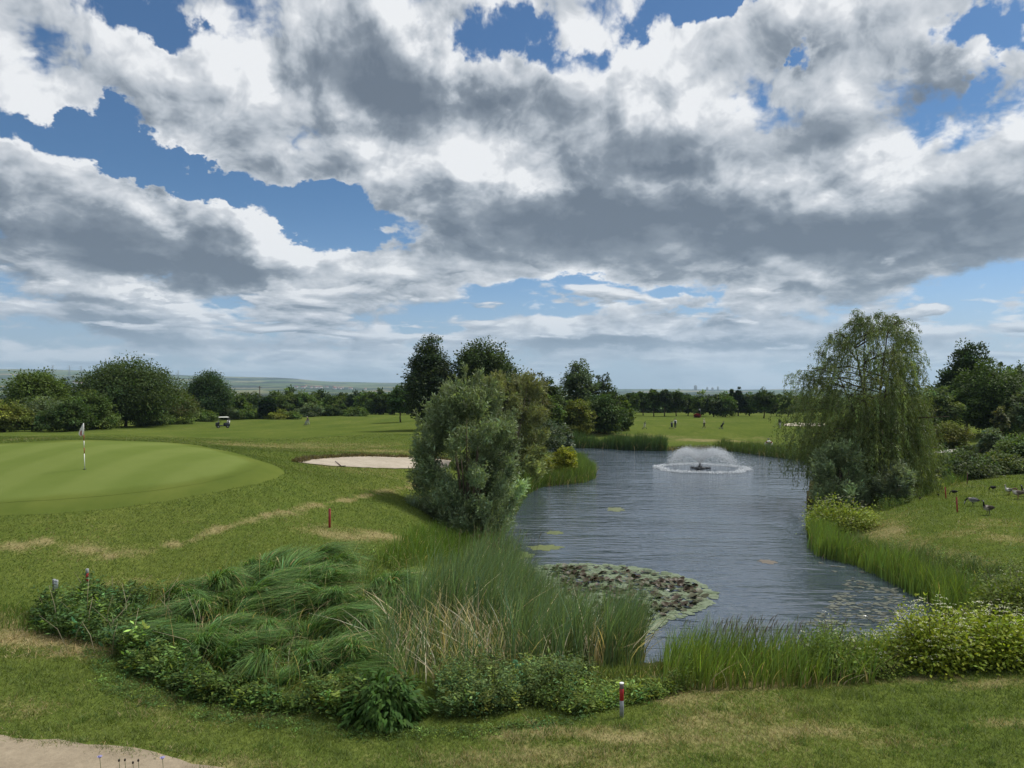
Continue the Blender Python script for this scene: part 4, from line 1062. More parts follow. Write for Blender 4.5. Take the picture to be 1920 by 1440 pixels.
def wild_grass(name, P, hmin, hmax, w, col, lean, spread, droop, dead=.08):
    n = len(P); h = rng.uniform(hmin, hmax, n); le = np.array(lean) * h[:, None] + rng.normal(0, spread, (n, 2)) * h[:, None]
    c = tint(col, n, .35, .14); d = rng.random(n) < dead; c[d] = tint((.30, .25, .15), d.sum(), .2)
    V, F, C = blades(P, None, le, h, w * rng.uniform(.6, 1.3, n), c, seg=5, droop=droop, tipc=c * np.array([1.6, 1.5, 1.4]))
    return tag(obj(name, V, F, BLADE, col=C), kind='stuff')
q = scatter_w(SEDGE, 1800); q[:, 2] -= .02
wild_grass('bank_grass', q, .55, 1.25, .022, (.070, .118, .034), (.45, -.15), .42, .36)
wild_grass('dry_grass', scatter_w(SEDGE, 200), .4, 1.05, .018, (.26, .22, .13), (.3, -.1), .6, .25)
weeds('weeds', scatter_w(SEDGE, 130), .35, .9, (.078, .120, .030), .08, 16)
wild_grass('bank_grass', scatter_w(SEDGE, 260), .8, 1.45, .020, (.085, .125, .045), (.12, 0), .2, .06, .2)
# long dead stalks poking out of the weeds on the left
mb = MB()
for k in range(26):
    px = rng.uniform(85, 420); py = rng.uniform(1120, 1230) + max(0, px - 200) * .25; x, y = hit(px, min(py, 1290)); z = ground(x, y); h = rng.uniform(.7, 1.45); dx, dy = rng.normal(0, .45), rng.normal(0, .25)
    mb.tube([(x, y, z), (x + dx * .35, y + dy * .3, z + h * .62), (x + dx, y + dy, z + h)], [.010, .008, .004], 4, col=np.array((.40, .35, .24)) * rng.uniform(.6, 1.1))
tag(mb.build('dead_stalks', BLADE), kind='stuff')

# cattail reeds: green stand with dead straw leaves low down
def reed_bed(name, P, hmin, hmax, w, col, dead=.12, lean=(.10, 0), deadcol=(.36, .28, .165), seg=4, tipmul=1.25, spread=.10, fan=1.0):
    n = len(P)
    h = rng.uniform(hmin, hmax, n) * (.50 + .95 * vnoise(P[:, 0], P[:, 1], max(.6, hmax * 1.0), 3)); le = np.array(lean) * h[:, None] + rng.normal(0, spread, (n, 2)) * h[:, None] * fan
    c = tint(col, n, .24, .09)
    d = rng.random(n) < dead
    c[d] = tint(deadcol, d.sum(), .25, .05); h[d] *= rng.uniform(.35, .8, d.sum()); le[d] += rng.normal(0, .35, (d.sum(), 2)) * h[d][:, None]
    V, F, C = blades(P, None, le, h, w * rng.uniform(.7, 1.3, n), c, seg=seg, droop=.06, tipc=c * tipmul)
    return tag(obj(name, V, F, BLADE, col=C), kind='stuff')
RP = [scatter([(700, 1250), (760, 1170), (800, 1120), (860, 1095), (930, 1090), (985, 1105), (1030, 1140), (1075, 1175), (1105, 1215), (1110, 1255), (1000, 1275), (880, 1280), (790, 1285), (720, 1290)], 4600),
      scatter([(1120, 1225), (1160, 1215), (1205, 1218), (1208, 1240), (1165, 1252), (1125, 1250)], 700),
      scatter([(900, 1060), (960, 1060), (985, 1100), (930, 1110), (860, 1110)], 1200)]
P = np.vstack(RP); P[:, 2] = np.maximum(P[:, 2] - .03, ZW - .05)
tall = 1 - np.clip(sdist(np.array([hit(a, b) for a, b in [(700, 1290), (700, 1180), (800, 1180), (960, 1190), (1000, 1290)]]), P[:, 0], P[:, 1]) / 1.5, 0, 1) * .30
m = tall > .9
reed_bed('reed_bed', P[m], 1.45, 2.2, .030, (.080, .118, .056), .14, lean=(.17, 0), spread=.19, tipmul=1.5, deadcol=(.40, .34, .24))
reed_bed('mixed_reeds', P[~m][::2], 1.0, 1.75, .032, (.082, .120, .052), .15, lean=(.12, 0), spread=.22, tipmul=1.4, deadcol=(.42, .36, .26))
P = scatter([(690, 1255), (730, 1200), (800, 1180), (900, 1190), (985, 1215), (1000, 1255), (900, 1280), (760, 1285)], 480)
dd = reed_bed('dead_reeds', P, .6, 1.45, .030, (.40, .345, .25), 0.0, lean=(-.15, 0), spread=.48, tipmul=1.1)
P = scatter([(1100, 1235), (1130, 1225), (1180, 1225), (1200, 1240), (1150, 1250), (1105, 1252)], 300)
reed_bed('dead_reeds', P, .6, 1.5, .024, (.38, .32, .22), 0.0, spread=.2, tipmul=1.0)
# cattail heads on thin stems standing above the far side of the stand
mb = MB()
for k in range(46):
    px = rng.uniform(845, 1000); py = rng.uniform(1080, 1120); x, y = hit(px, py); z = max(ground(x, y), ZW); h = rng.uniform(1.6, 2.05); dx = rng.normal(.16, .12)
    mb.tube([(x, y, z), (x + dx * .4, y, z + h * .6), (x + dx, y, z + h)], [.006, .005, .004], 4, col=(.13, .14, .06))
    mb.tube([(x + dx, y, z + h), (x + dx * 1.08, y, z + h + .14)], [.011, .008], 5, col=(.16, .12, .07))
tag(mb.build('cattail_heads', BLADE), kind='stuff')

# fringes round the pond
def fringe(name, i0, i1, n, o0, o1, h0, h1, w, col, **kw):
    return reed_bed(name, along_shore(i0, i1, n, o0, o1), h0, h1, w, col, **kw)
names = [tuple(p) for p in SHORE]
fringe('bank_grass', 6, 14, 3600, -.15, 1.0, .7, 1.35, .034, (.100, .150, .030), dead=.06, spread=.2, tipmul=1.2)
fringe('bank_grass', 6, 13, 3000, .8, 2.3, .4, .95, .026, (.078, .118, .030), dead=.14, spread=.35)
fringe('iris_leaves', 7, 13, 650, -.35, .1, .7, 1.05, .034, (.125, .185, .040), dead=.02, spread=.10, tipmul=1.2)
fringe('reed_bed', 18, 22, 3600, -.6, 1.2, 1.0, 1.7, .05, (.062, .092, .026), dead=.08, spread=.14)
fringe('bank_grass', 22, 24, 900, -.2, .8, .3, .7, .05, (.070, .085, .030), dead=.3, spread=.3)
fringe('reed_bed', 24, 27, 5200, -.7, 2.0, 1.3, 2.5, .06, (.048, .082, .028), dead=.05, spread=.10)
fringe('reed_bed', 27, 29, 1500, -.4, 1.6, 1.0, 1.7, .05, (.06, .088, .036), dead=.08, spread=.12)
fringe('reed_bed', 31, 37, 5200, -.35, 1.3, .9, 1.55, .034, (.082, .125, .030), dead=.10, spread=.16, tipmul=1.3)
P = scatter([(985, 880), (1000, 862), (1040, 856), (1070, 868), (1090, 885), (1060, 892), (1010, 896)], 2200)
reed_bed('bank_grass', P, .35, .8, .028, (.085, .115, .034), .25, spread=.3)
fringe('bank_grass', 37, 42, 3600, -.3, 2.2, .5, 1.0, .024, (.066, .112, .022), dead=.06, spread=.25)
P = scatter([(760, 1010), (830, 990), (900, 1000), (930, 1030), (900, 1060), (820, 1060), (740, 1070), (700, 1060)], 3800)
reed_bed('bank_grass', P, .35, .85, .02, (.080, .130, .024), .08, spread=.3)
# near bank, in front of the open water and under the bushes
P = scatter([(1120, 1268), (1200, 1258), (1300, 1248), (1420, 1240), (1560, 1240), (1640, 1250), (1640, 1282), (1480, 1290), (1300, 1296), (1180, 1300), (1120, 1295)], 5200)
hh = np.interp((P[:, 0] / P[:, 1]) * F_PX + CX, [1120, 1220, 1300, 1450, 1640], [.35, .5, .85, 1.0, .8])
reed_bed('bank_grass', P[hh < .6][::2], .3, .7, .02, (.090, .120, .032), .22, spread=.3)
reed_bed('bank_grass', P[hh >= .6][::2], .7, 1.35, .024, (.108, .160, .032), .09, lean=(.2, 0), spread=.24, tipmul=1.35)
reed_bed('dry_grass', P[(hh >= .6)][::6], .2, .5, .012, (.27, .215, .10), .3, spread=.4)
# purplish seed heads over that grass
mb = MB()
for k in range(110):
    px = rng.normal(1390, 60); py = rng.uniform(1246, 1268); x, y = hit(px, py); z = ground(x, y); h = rng.uniform(.95, 1.3); dx = rng.normal(.22, .12)
    mb.tube([(x, y, z + .4), (x + dx * .5, y, z + h * .75), (x + dx, y, z + h)], [.004, .003, .003], 3, col=(.12, .12, .05))
    mb.tube([(x + dx * .9, y, z + h * .95), (x + dx * 1.05, y, z + h + .05), (x + dx * 1.25, y, z + h + .13)], [.004, .008, .002], 4, col=(.20, .15, .10))
tag(mb.build('grass_seed_heads', BLADE), kind='stuff')

weeds('weeds', scatter([(70, 1150), (160, 1120), (260, 1130), (300, 1180), (330, 1240), (250, 1235), (140, 1200), (60, 1180)], 1300), .25, .78, (.062, .104, .028), .115, 16)
weeds('weeds', scatter([(220, 1220), (320, 1240), (400, 1280), (480, 1310), (560, 1325), (600, 1345), (480, 1335), (360, 1310), (250, 1262)], 1500), .2, .62, (.070, .114, .026), .095, 14)
weeds('weeds', scatter([(570, 1310), (660, 1290), (700, 1330), (690, 1350), (610, 1345)], 520), .2, .6, (.084, .124, .028), .09, 14)
weeds('weeds', scatter([(820, 1290), (900, 1275), (1010, 1275), (1110, 1270), (1110, 1290), (1000, 1325), (900, 1348), (830, 1345)], 2100), .3, .8, (.074, .108, .034), .07, 18, .08)
weeds('weeds', scatter([(1000, 1325), (1100, 1290), (1200, 1288), (1300, 1290), (1240, 1310), (1180, 1320), (1080, 1345)], 1100), .15, .5, (.094, .136, .030), .07, 14)
weeds('weeds', scatter([(100, 1130), (260, 1100), (330, 1110), (280, 1140), (150, 1150)], 500), .2, .5, (.088, .122, .028), .06, 18)
weeds('weeds', scatter([(500, 1050), (600, 1030), (700, 1040), (760, 1070), (650, 1085), (540, 1075)], 420), .2, .55, (.095, .130, .030), .06, 14)
weeds('weeds', along_shore(6, 12, 1500, .6, 2.8), .2, .7, (.080, .120, .030), .06, 16)
weeds('weeds', scatter([(1760, 1130), (1920, 1050), (1990, 1080), (1990, 1180), (1800, 1180)], 900), .3, .8, (.100, .140, .030), .06, 18)
weeds('weeds', scatter([(150, 1210), (300, 1260), (520, 1345), (700, 1368), (900, 1362), (1100, 1345), (1100, 1352), (900, 1380), (650, 1385), (450, 1362), (200, 1300)], 1500), .03, .10, (.070, .112, .026), .045, 12, .12)
weeds('weeds', scatter([(1500, 1262), (1700, 1258), (1900, 1246), (1900, 1256), (1700, 1268), (1500, 1274)], 500), .05, .18, (.080, .115, .028), .04, 14, .1)
weeds('weeds', scatter([(1640, 935), (1720, 905), (1810, 898), (1700, 945), (1650, 960)], 1600), .3, .75, (.080, .118, .028), .08, 16)
P = scatter([(1690, 915), (1760, 895), (1810, 890), (1820, 900), (1740, 925), (1660, 960), (1640, 950)], 2200)
reed_bed('bank_grass', P, .4, .9, .022, (.095, .140, .030), .04, spread=.2)
P = scatter([(0, 1130), (90, 1150), (130, 1185), (60, 1190), (0, 1180)], 900); reed_bed('bank_grass', P, .15, .4, .012, (.080, .125, .025), .1, spread=.3)
P = scatter([(0, 1185), (80, 1180), (180, 1195), (200, 1215), (120, 1235), (0, 1235)], 900); reed_bed('dry_grass', P, .03, .14, .012, (.24, .185, .105), .5, spread=1.6)
ed = np.array(PATH[:9]); kk = rng.integers(0, len(ed) - 1, 60); tt_ = rng.random(60)[:, None]; ed = ed[kk] * (1 - tt_) + ed[kk + 1] * tt_ + rng.normal(0, .12, (60, 2))
P = np.repeat(ed, 40, axis=0) + rng.normal(0, .10, (2400, 2)); P = np.c_[P, H(P[:, 0], P[:, 1])]
reed_bed('path_edge_grass', P, .04, .13, .009, (.085, .120, .028), .2, spread=.7)
# rough tufts on the near lawn
xt = [(rng.uniform(0, 1900), rng.uniform(1345, 1438)) for _ in range(46)]
pts = np.array([hit(*p) for p in xt + [(110, 1300), (180, 1290), (250, 1330), (330, 1330), (360, 1370), (420, 1350), (590, 1370), (640, 1380), (720, 1372), (1070, 1368), (1040, 1335), (1230, 1330), (1330, 1420), (60, 1270), (500, 1395), (1500, 1330), (1350, 1330), (980, 1380), (1010, 1345), (140, 1400)]])
P = np.repeat(pts, 90, axis=0) + rng.normal(0, 1, (len(pts) * 90, 2)) * np.repeat(rng.uniform(.08, .26, len(pts)), 90)[:, None]; P = P[sdist(np.array(PATH), P[:, 0], P[:, 1]) < 0]; P = np.c_[P, H(P[:, 0], P[:, 1])]
reed_bed('grass_tufts', P, .04, .15, .009, (.075, .120, .026), .06, spread=.6)

# broad-leaved clump at the edge of the near lawn
def leafy_clump(name, label, px, py, R, hgt, n, leaf, col, lw=.34, droop=.6, parts=None, shape='bush'):
    x, y = hit(px, py); z = ground(x, y)
    root = empty(name, (x, y, z - .02), label, 'plant' if lw > .3 else 'shrub')
    d = rdir(n); d[:, 2] = np.abs(d[:, 2]); lump = .85 + .2 * np.sin(np.arctan2(d[:, 1], d[:, 0]) * 5 + d[:, 2] * 6)
    rr = rng.random(n) ** .3
    P = d * np.array([R, R * .85, hgt]) * (rr * lump)[:, None]; P[:, 2] += .03
    D = unit(d * [1, 1, .3] + rdir(n) * .5 + [0, 0, -droop * .6]); N = unit(d + [0, 0, .8] + rdir(n) * .3)
    c = tint(col, n, .22, .07)
    L = leaf * rng.uniform(.7, 1.3, n)
    # curved leaves: two bends so that the tips hang
    S = unit(np.cross(D, N)); Nn = np.cross(S, D)
    ks = [(0, .0, 0), (.3, 1.0, .02), (.65, .8, -.06), (1.0, .03, -.30)]
    V = []
    for t, w, b in ks:
        ctr = P + D * (L * t)[:, None] + Nn * (L * b)[:, None]
        V += [ctr - S * (L * lw * w * .5 + .001)[:, None], ctr + S * (L * lw * w * .5 + .001)[:, None]]
    V = np.stack(V, 1).reshape(-1, 3); base = np.arange(n)[:, None] * 8
    F = np.concatenate([base + np.array([[2 * k, 2 * k + 1, 2 * k + 3, 2 * k + 2]]) for k in range(3)])
    obj('leaves', V, F, LEAF, root, col=np.repeat(c, 8, axis=0))
    mb = MB()
    for k in range(12):
        a = k * 2.4; e = np.array([math.cos(a) * R * .6, math.sin(a) * R * .5, hgt * rng.uniform(.6, .95)])
        mb.tube([(0, 0, 0), e * .55 + [0, 0, .1], e], [.012, .009, .004], 5, col=(.07, .085, .03))
    mb.build('stems', BLADE, root)
    return root
leafy_clump('leafy_plant', 'dark green clump with large drooping lance-shaped leaves at the lawn edge', 722, 1343, 1.0, 1.10, 1700, .20, (.050, .105, .020))
leafy_clump('leafy_plant', 'small yellow-green leafy plant standing before the sedge by the two left posts', 232, 1125, .55, .75, 420, .12, (.125, .165, .026), lw=.31)

# dogwood: yellow-green bushes with flat white flower heads
def dogwood(name, label, px, py, R, Ry, hgt, n, nf, col, leaf=.115):
    x, y = hit(px, py); z = ground(x, y)
    root = empty(name, (x, y, z - .02), label, 'bush')
    nb = 60
    d = rdir(nb); d[:, 2] = np.abs(d[:, 2]) * .9; cs = d * np.array([R, Ry, hgt]) * (rng.uniform(.45, .93, nb))[:, None]
    idx = rng.integers(0, nb, n)
    P = cs[idx] + rng.normal(0, 1, (n, 3)) * np.array([.14, .14, .12]) * max(.5, hgt)
    P = P[P[:, 2] > .03]; n = len(P)
    out = unit(P / [R, Ry, hgt]); D = unit(out * [1, 1, .5] + rdir(n) * .7 + [0, 0, -.1]); N = unit(out * .6 + [0, 0, .9] + rdir(n) * .5)
    top = np.clip(P[:, 2] / hgt, 0, 1)[:, None]
    c = tint(col, n, .24, .08)
    V, F, C = leaves(P, D, N, leaf * rng.uniform(.7, 1.3, n), leaf * .58, c)
    obj('leaves', V, F, LEAF, root, col=C)
    if nf:
        d = rdir(nf * 3); d = d[(d[:, 2] > .15) & (d[:, 1] < .75)][:nf]; nf = len(d)
        Pf = d * np.array([R, Ry, hgt]) * rng.uniform(.86, 1.03, nf)[:, None] + [0, 0, .04]
        m = 7; idx = np.repeat(np.arange(nf), m); q = rng.normal(0, 1, (nf * m, 3)) * [.036, .036, .008]
        a = rng.uniform(0, 6.28, nf * m); Df = np.c_[np.cos(a), np.sin(a), np.full(nf * m, .1)]
        V, F, C = leaves(Pf[idx] + q, Df, np.tile([0, 0, 1.0], (nf * m, 1)) + rdir(nf * m) * .3, .032, .027, tint((.62, .62, .50), nf * m, .06, .01))
        tag(obj('blossoms', V, F, LEAF, root, col=C), kind='stuff')
    mb = MB()
    for k in range(16):
        a = k * 2.4; e = np.array([math.cos(a) * R * .75, math.sin(a) * Ry * .75, hgt * rng.uniform(.5, .95)])
        mb.tube([e * [.15, .15, 0], e * [.6, .6, .55], e], [.014, .01, .004], 5)
    mb.build('stems', BARK, root)
DW = (.190, .235, .026)
dogwood('flowering_bush', 'low yellow-green flowering bush, first of the white-flowered bushes on the near right bank', 1640, 1252, 1.05, .8, .95, 3200, 60, (.165, .205, .032))
dogwood('flowering_bush', 'tall yellow-green bush thick with flat white flower heads on the near right bank', 1745, 1244, 1.25, 1.0, 1.75, 6800, 190, DW)
dogwood('flowering_bush', 'broad white-flowered bush right of the tallest flowering bush', 1868, 1238, 1.25, 1.0, 1.55, 6400, 150, DW)
dogwood('flowering_bush', 'low white-flowered bush at the right picture edge', 1935, 1240, .9, .8, 1.0, 3200, 90, (.165, .205, .032))
dogwood('green_bush', 'plain yellow-green bush behind the white-flowered bushes at the right edge', 1905, 1165, 1.3, 1.1, 1.7, 5200, 12, (.120, .160, .030))
dogwood('rose_bush', 'mid-green bush with a few white blossoms between tall grass and flowering bushes', 1545, 1262, 1.1, .8, 1.25, 4600, 16, (.105, .155, .032), .085)
dogwood('green_bush', 'small rounded bright green bush on the lawn edge before the flowering bushes', 1660, 1268, .5, .45, .62, 1700, 0, (.125, .175, .034), .05)
dogwood('green_bush', 'upright light green shrub at the water edge behind the rose bush', 1560, 1222, .5, .5, 1.15, 1500, 6, (.115, .16, .032), .06)
x0, y0 = hit(1575, 985)
dogwood('flowering_bush', 'yellow-green flowering bush on the right shore below the grey-green willow bush', 1572, 1000, 2.2, 1.3, 2.15, 6800, 170, (.170, .210, .034), .14)
dogwood('green_bush', 'green scrub bush at the right picture edge beyond the flowering bushes', 1945, 1120, 1.2, 1.0, 1.3, 3600, 0, (.110, .150, .030), .08)

# ------------------------------------------------------------------ water lilies
LILY_PX = [(1000, 1062), (1040, 1057), (1100, 1056), (1180, 1061), (1250, 1072), (1310, 1090), (1345, 1113), (1338, 1134), (1300, 1150), (1255, 1162), (1215, 1190), (1180, 1185), (1140, 1180), (1080, 1150), (1020, 1100)]
LILY = np.array([on_z(a, b, ZW) for a, b in LILY_PX])
PADM = pmat('lily_pad', (1, 1, 1), .5, attr=True, spec=.28)
def pad_mesh(kind):
    m = 16; a = np.linspace(.16, 2 * np.pi - .16, m); R = .135
    cup = {0: .004, 1: .008, 2: .028, 3: .06}[kind]
    wob = 1 + .05 * np.sin(a * 3 + kind)
    rim = np.c_[np.cos(a) * R * wob, np.sin(a) * R * wob, cup * (.6 + .4 * np.sin(a * 2 + kind * 1.3))]
    mid = np.c_[np.cos(a) * R * .55, np.sin(a) * R * .55, np.full(m, cup * .25)]
    V = np.vstack([[[0, 0, 0]], mid, rim]); 
    F3 = [(0, 1 + i, 2 + i) for i in range(m - 1)]; F4 = [(1 + i, 1 + m + i, 2 + m + i, 2 + i) for i in range(m - 1)]
    base = {0: (.165, .205, .125), 1: (.105, .140, .070), 2: (.058, .060, .026), 3: (.050, .034, .018)}[kind]
    C = np.tile(base, (len(V), 1)) * np.r_[[1.0], np.full(m, .95), np.full(m, 1.12)][:, None]
    return mesh_data('pad', V, [np.array(F3), np.array(F4)], PADM, col=C, smooth=True)
PADS = [pad_mesh(k) for k in range(4)]
q = scatter_w(LILY, 1900, True)
order = np.argsort(q[:, 1]); q = q[order]
edge = sdist(LILY, q[:, 0], q[:, 1])
clump = vnoise(q[:, 0], q[:, 1], 1.3, 3)
bulk_v, bulk_f, bulk_c = [], [], []; nn = 0
for k in range(len(q)):
    up = rng.random() < np.clip((edge[k] - .35) * .9, 0, .38) * (1.25 if clump[k] > .48 else .35)
    kind = int(rng.choice([2, 3]) if up else rng.choice([0, 0, 1]))
    s = rng.uniform(.75, 1.25); rz = rng.uniform(0, 6.28)
    tl = (rng.normal(0, .22), rng.normal(0, .22)) if up else (rng.normal(0, .015), rng.normal(0, .015))
    z = ZW + (rng.uniform(.03, .09) if up else .004 + .012 * rng.random())
    if k < 300:
        o = bpy.data.objects.new('lily_pad', PADS[kind]); link(o); o.location = (q[k, 0], q[k, 1], z); o.scale = (s, s, s); o.rotation_euler = (tl[0], tl[1], rz)
        tag(o, 'brown raised water-lily leaf in the dense patch by the reeds' if kind > 1 else 'flat pale green water-lily pad in the dense patch by the reeds', 'lily pad', 'brown raised lily leaves by the reeds' if kind > 1 else 'flat green lily pads by the reeds')
    else:
        me = PADS[kind]; co_ = np.empty(len(me.vertices) * 3, np.float32); me.vertices.foreach_get('co', co_); co_ = co_.reshape(-1, 3) * s
        M = np.array(Matrix.Rotation(rz, 3, 'Z') @ Matrix.Rotation(tl[1], 3, 'Y') @ Matrix.Rotation(tl[0], 3, 'X'))
        cl = np.empty(len(me.vertices) * 4, np.float32); me.attributes['col'].data.foreach_get('color', cl)
        bulk_v.append(co_ @ M.T + [q[k, 0], q[k, 1], z]); bulk_c.append(cl.reshape(-1, 4)[:, :3])
        bulk_f.append([np.array(p.vertices[:]) + nn for p in me.polygons]); nn += len(co_)
# rafts of small leaves and weed in the shaded corner on the right
R2 = scatter_w(np.array([on_z(a, b, ZW) for a, b in [(1520, 1050), (1560, 1058), (1620, 1072), (1700, 1112), (1690, 1160), (1600, 1180), (1510, 1170), (1560, 1120), (1590, 1085)]]), 520, True)
for k in range(len(R2)):
    if vnoise(np.array([R2[k, 0]]), np.array([R2[k, 1]]), .8, 2)[0] < .44: continue
    me = PADS[0]; co_ = np.empty(len(me.vertices) * 3, np.float32); me.vertices.foreach_get('co', co_); co_ = co_.reshape(-1, 3) * np.array([rng.uniform(.4, 1.0), rng.uniform(.3, .7), .4])
    M = np.array(Matrix.Rotation(rng.uniform(-.5, .5), 3, 'Z'))
    bulk_v.append(co_ @ M.T + [R2[k, 0], R2[k, 1], ZW + .004 + .01 * rng.random()]); bulk_c.append(np.tile(np.array([.135, .145, .11]) * rng.uniform(.4, 1.15), (len(co_), 1)))
    bulk_f.append([np.array(p.vertices[:]) + nn for p in me.polygons]); nn += len(co_)
allf = [f for b in bulk_f for f in b]
tag(obj('lily_pads', np.vstack(bulk_v), [np.array([f for f in allf if len(f) == 3]), np.array([f for f in allf if len(f) == 4])], PADM, col=np.vstack(bulk_c), smooth=True), kind='stuff')
# one white water lily
mb = MB()
for ring, (nr, rr, el_) in enumerate([(9, .075, .25), (8, .055, .7), (5, .03, 1.1)]):
    for k in range(nr):
        a = k * 6.283 / nr + ring * .3; d = np.array([math.cos(a) * math.cos(el_), math.sin(a) * math.cos(el_), math.sin(el_)]); s = np.array([-math.sin(a), math.cos(a), 0])
        b0 = d * .008; t = d * rr
        mb.add([b0, b0 * .4 + t * .6 + s * .017, t, b0 * .4 + t * .6 - s * .017], F4=[(0, 1, 2, 3)], col=(.82, .80, .74))
x, y = on_z(1252, 1112, ZW)
tag(mb.build('water_lily', PADM, loc=(x, y, ZW + .12)), 'single white water-lily flower among the brown pads', 'flower')
# floating algae
def algae(label, pts, col):
    P = np.array([on_z(a, b, ZW) for a, b in pts]); c = P.mean(0); n = 40
    ang = np.linspace(0, 2 * np.pi, n, endpoint=False)
    rel = P - c; pa = np.arctan2(rel[:, 1], rel[:, 0]); o_ = np.argsort(pa); pr = np.hypot(*rel.T)
    r = np.interp(ang, np.r_[pa[o_] % (2 * np.pi), ] if False else np.sort(pa % (2 * np.pi)), pr[np.argsort(pa % (2 * np.pi))], period=2 * np.pi) * (1 + .16 * np.sin(ang * 7) + .1 * np.sin(ang * 13 + 1))
    V = np.vstack([[0, 0, .012], np.c_[np.cos(ang) * r * .6, np.sin(ang) * r * .6, np.full(n, .011)], np.c_[np.cos(ang) * r, np.sin(ang) * r, np.full(n, .002)]])
    F3 = [(0, 1 + i, 1 + (i + 1) % n) for i in range(n)]; F4 = [(1 + i, 1 + n + i, 1 + n + (i + 1) % n, 1 + (i + 1) % n) for i in range(n)]
    o = obj('algae_mat', V, [np.array(F3), np.array(F4)], PADM, loc=(c[0], c[1], ZW + .003), col=np.tile(np.array(col) * .5, (len(V), 1)) * rng.uniform(.85, 1.1, (len(V), 1)), smooth=True)
    return tag(o, label, 'algae')
algae('long yellow-green algae mat above the lily patch', [(990, 1027), (1015, 1022), (1045, 1023), (1056, 1026), (1040, 1030), (1000, 1030)], (.26, .31, .10))
algae('small yellow-green algae mat farther out from the long one', [(1024, 998), (1040, 995), (1055, 998), (1042, 1002)], (.25, .30, .11))
algae('yellow-green algae patch touching the reeds', [(962, 1040), (975, 1033), (988, 1036), (984, 1046), (968, 1048)], (.20, .26, .08))
algae('round pale algae patch in mid-pond left of the fountain', [(1140, 955), (1154, 951), (1168, 955), (1154, 959)], (.27, .31, .14))
algae('brownish floating weed in the open water on the right', [(1424, 1049), (1436, 1049), (1448, 1051), (1456, 1054), (1440, 1057), (1428, 1054)], (.30, .25, .19))

# ------------------------------------------------------------------ paints and plain materials
VC = pmat('painted', (1, 1, 1), .45, attr=True, spec=.4, noise_amt=.12, noise_scale=14)
CLOTH = pmat('cloth', (1, 1, 1), .85, attr=True, spec=.15, noise_amt=.18, noise_scale=30)
FEATHER = pmat('feather', (1, 1, 1), .75, attr=True, spec=.15, noise_amt=.28, noise_scale=26)
STEEL = pmat('weathered_steel', (.30, .31, .32), .5, metal=.4, noise_amt=.3, noise_scale=12)
RUBBER = pmat('rubber', (.02, .02, .022), .8)
GLASS = bpy.data.materials.new('windscreen_glass'); GLASS.use_nodes = True
_b = GLASS.node_tree.nodes['Principled BSDF']; _b.inputs['Roughness'].default_value = .05; _b.inputs['Transmission Weight'].default_value = .9; _b.inputs['Base Color'].default_value = (.85, .92, .88, 1); _b.inputs['IOR'].default_value = 1.45
RED, WHITE, GREY_P, DARK_P = (.30, .022, .020), (.78, .77, .74), (.30, .31, .32), (.03, .03, .034)

# ------------------------------------------------------------------ flagstick
x, y = hit(159.5, 880.5); z = ground(x, y) + .02
root = empty('flagstick', (x, y, z), 'red and white banded flagstick with a limp white flag on the putting green', 'flagstick')
mb = MB(); top = 1.84; bands = [(0, .72, WHITE), (.72, 1.0, RED), (1.0, 1.32, WHITE), (1.32, 1.60, RED), (1.60, 2.14, WHITE)]
lean = -.03
for a, b, c in bands: mb.tube([(lean * a, 0, a), (lean * b, 0, b)], .017, 8, col=c)
mb.build('pole', VC, root, smooth=True)
mb = MB(); mb.tube([(0, 0, .004), (0, 0, .012)], [.07, .07], 14, col=(.02, .02, .02)); mb.build('cup', VC, root)
V = []; C = []; nu, nv = 8, 9
for j in range(nv):
    t = j / (nv - 1)
    wd = np.interp(t, [0, .25, .6, .85, 1], [.03, .10, .19, .22, .12])
    for i in range(nu):
        s = i / (nu - 1)
        V.append((-.06 - .03 * t - s * wd + .03 * t, .035 * math.sin(s * 9 + t * 3) * (.4 + t), 2.13 - .56 * t - .05 * s * t))
        C.append((.42, .10, .09) if (.55 < t < .9 and .35 < s < .75) else (.80, .78, .77))
F = [(j * nu + i, j * nu + i + 1, (j + 1) * nu + i + 1, (j + 1) * nu + i) for j in range(nv - 1) for i in range(nu - 1)]
f = obj('flag', np.array(V) + [0, 0, 0], [np.array(F)], CLOTH, root, col=np.array(C), smooth=True)
f.modifiers.new('thick', 'SOLIDIFY').thickness = .004
# the small white flag far across the fairway
x, y = hit(1313.5, 781); z = ground(x, y)
root = empty('flagstick', (x, y, z), 'tiny distant flagstick with a white flag beside the red shrub', 'flagstick')
mb = MB(); mb.tube([(0, 0, 0), (0, 0, 2.1)], .025, 6, col=(.6, .6, .58)); mb.build('pole', VC, root)
mb = MB(); mb.add([(0, 0, 2.1), (-.42, .06, 2.06), (-.46, .02, 1.72), (0, 0, 1.7)], F4=[(0, 1, 2, 3)], col=WHITE); mb.build('flag', CLOTH, root)

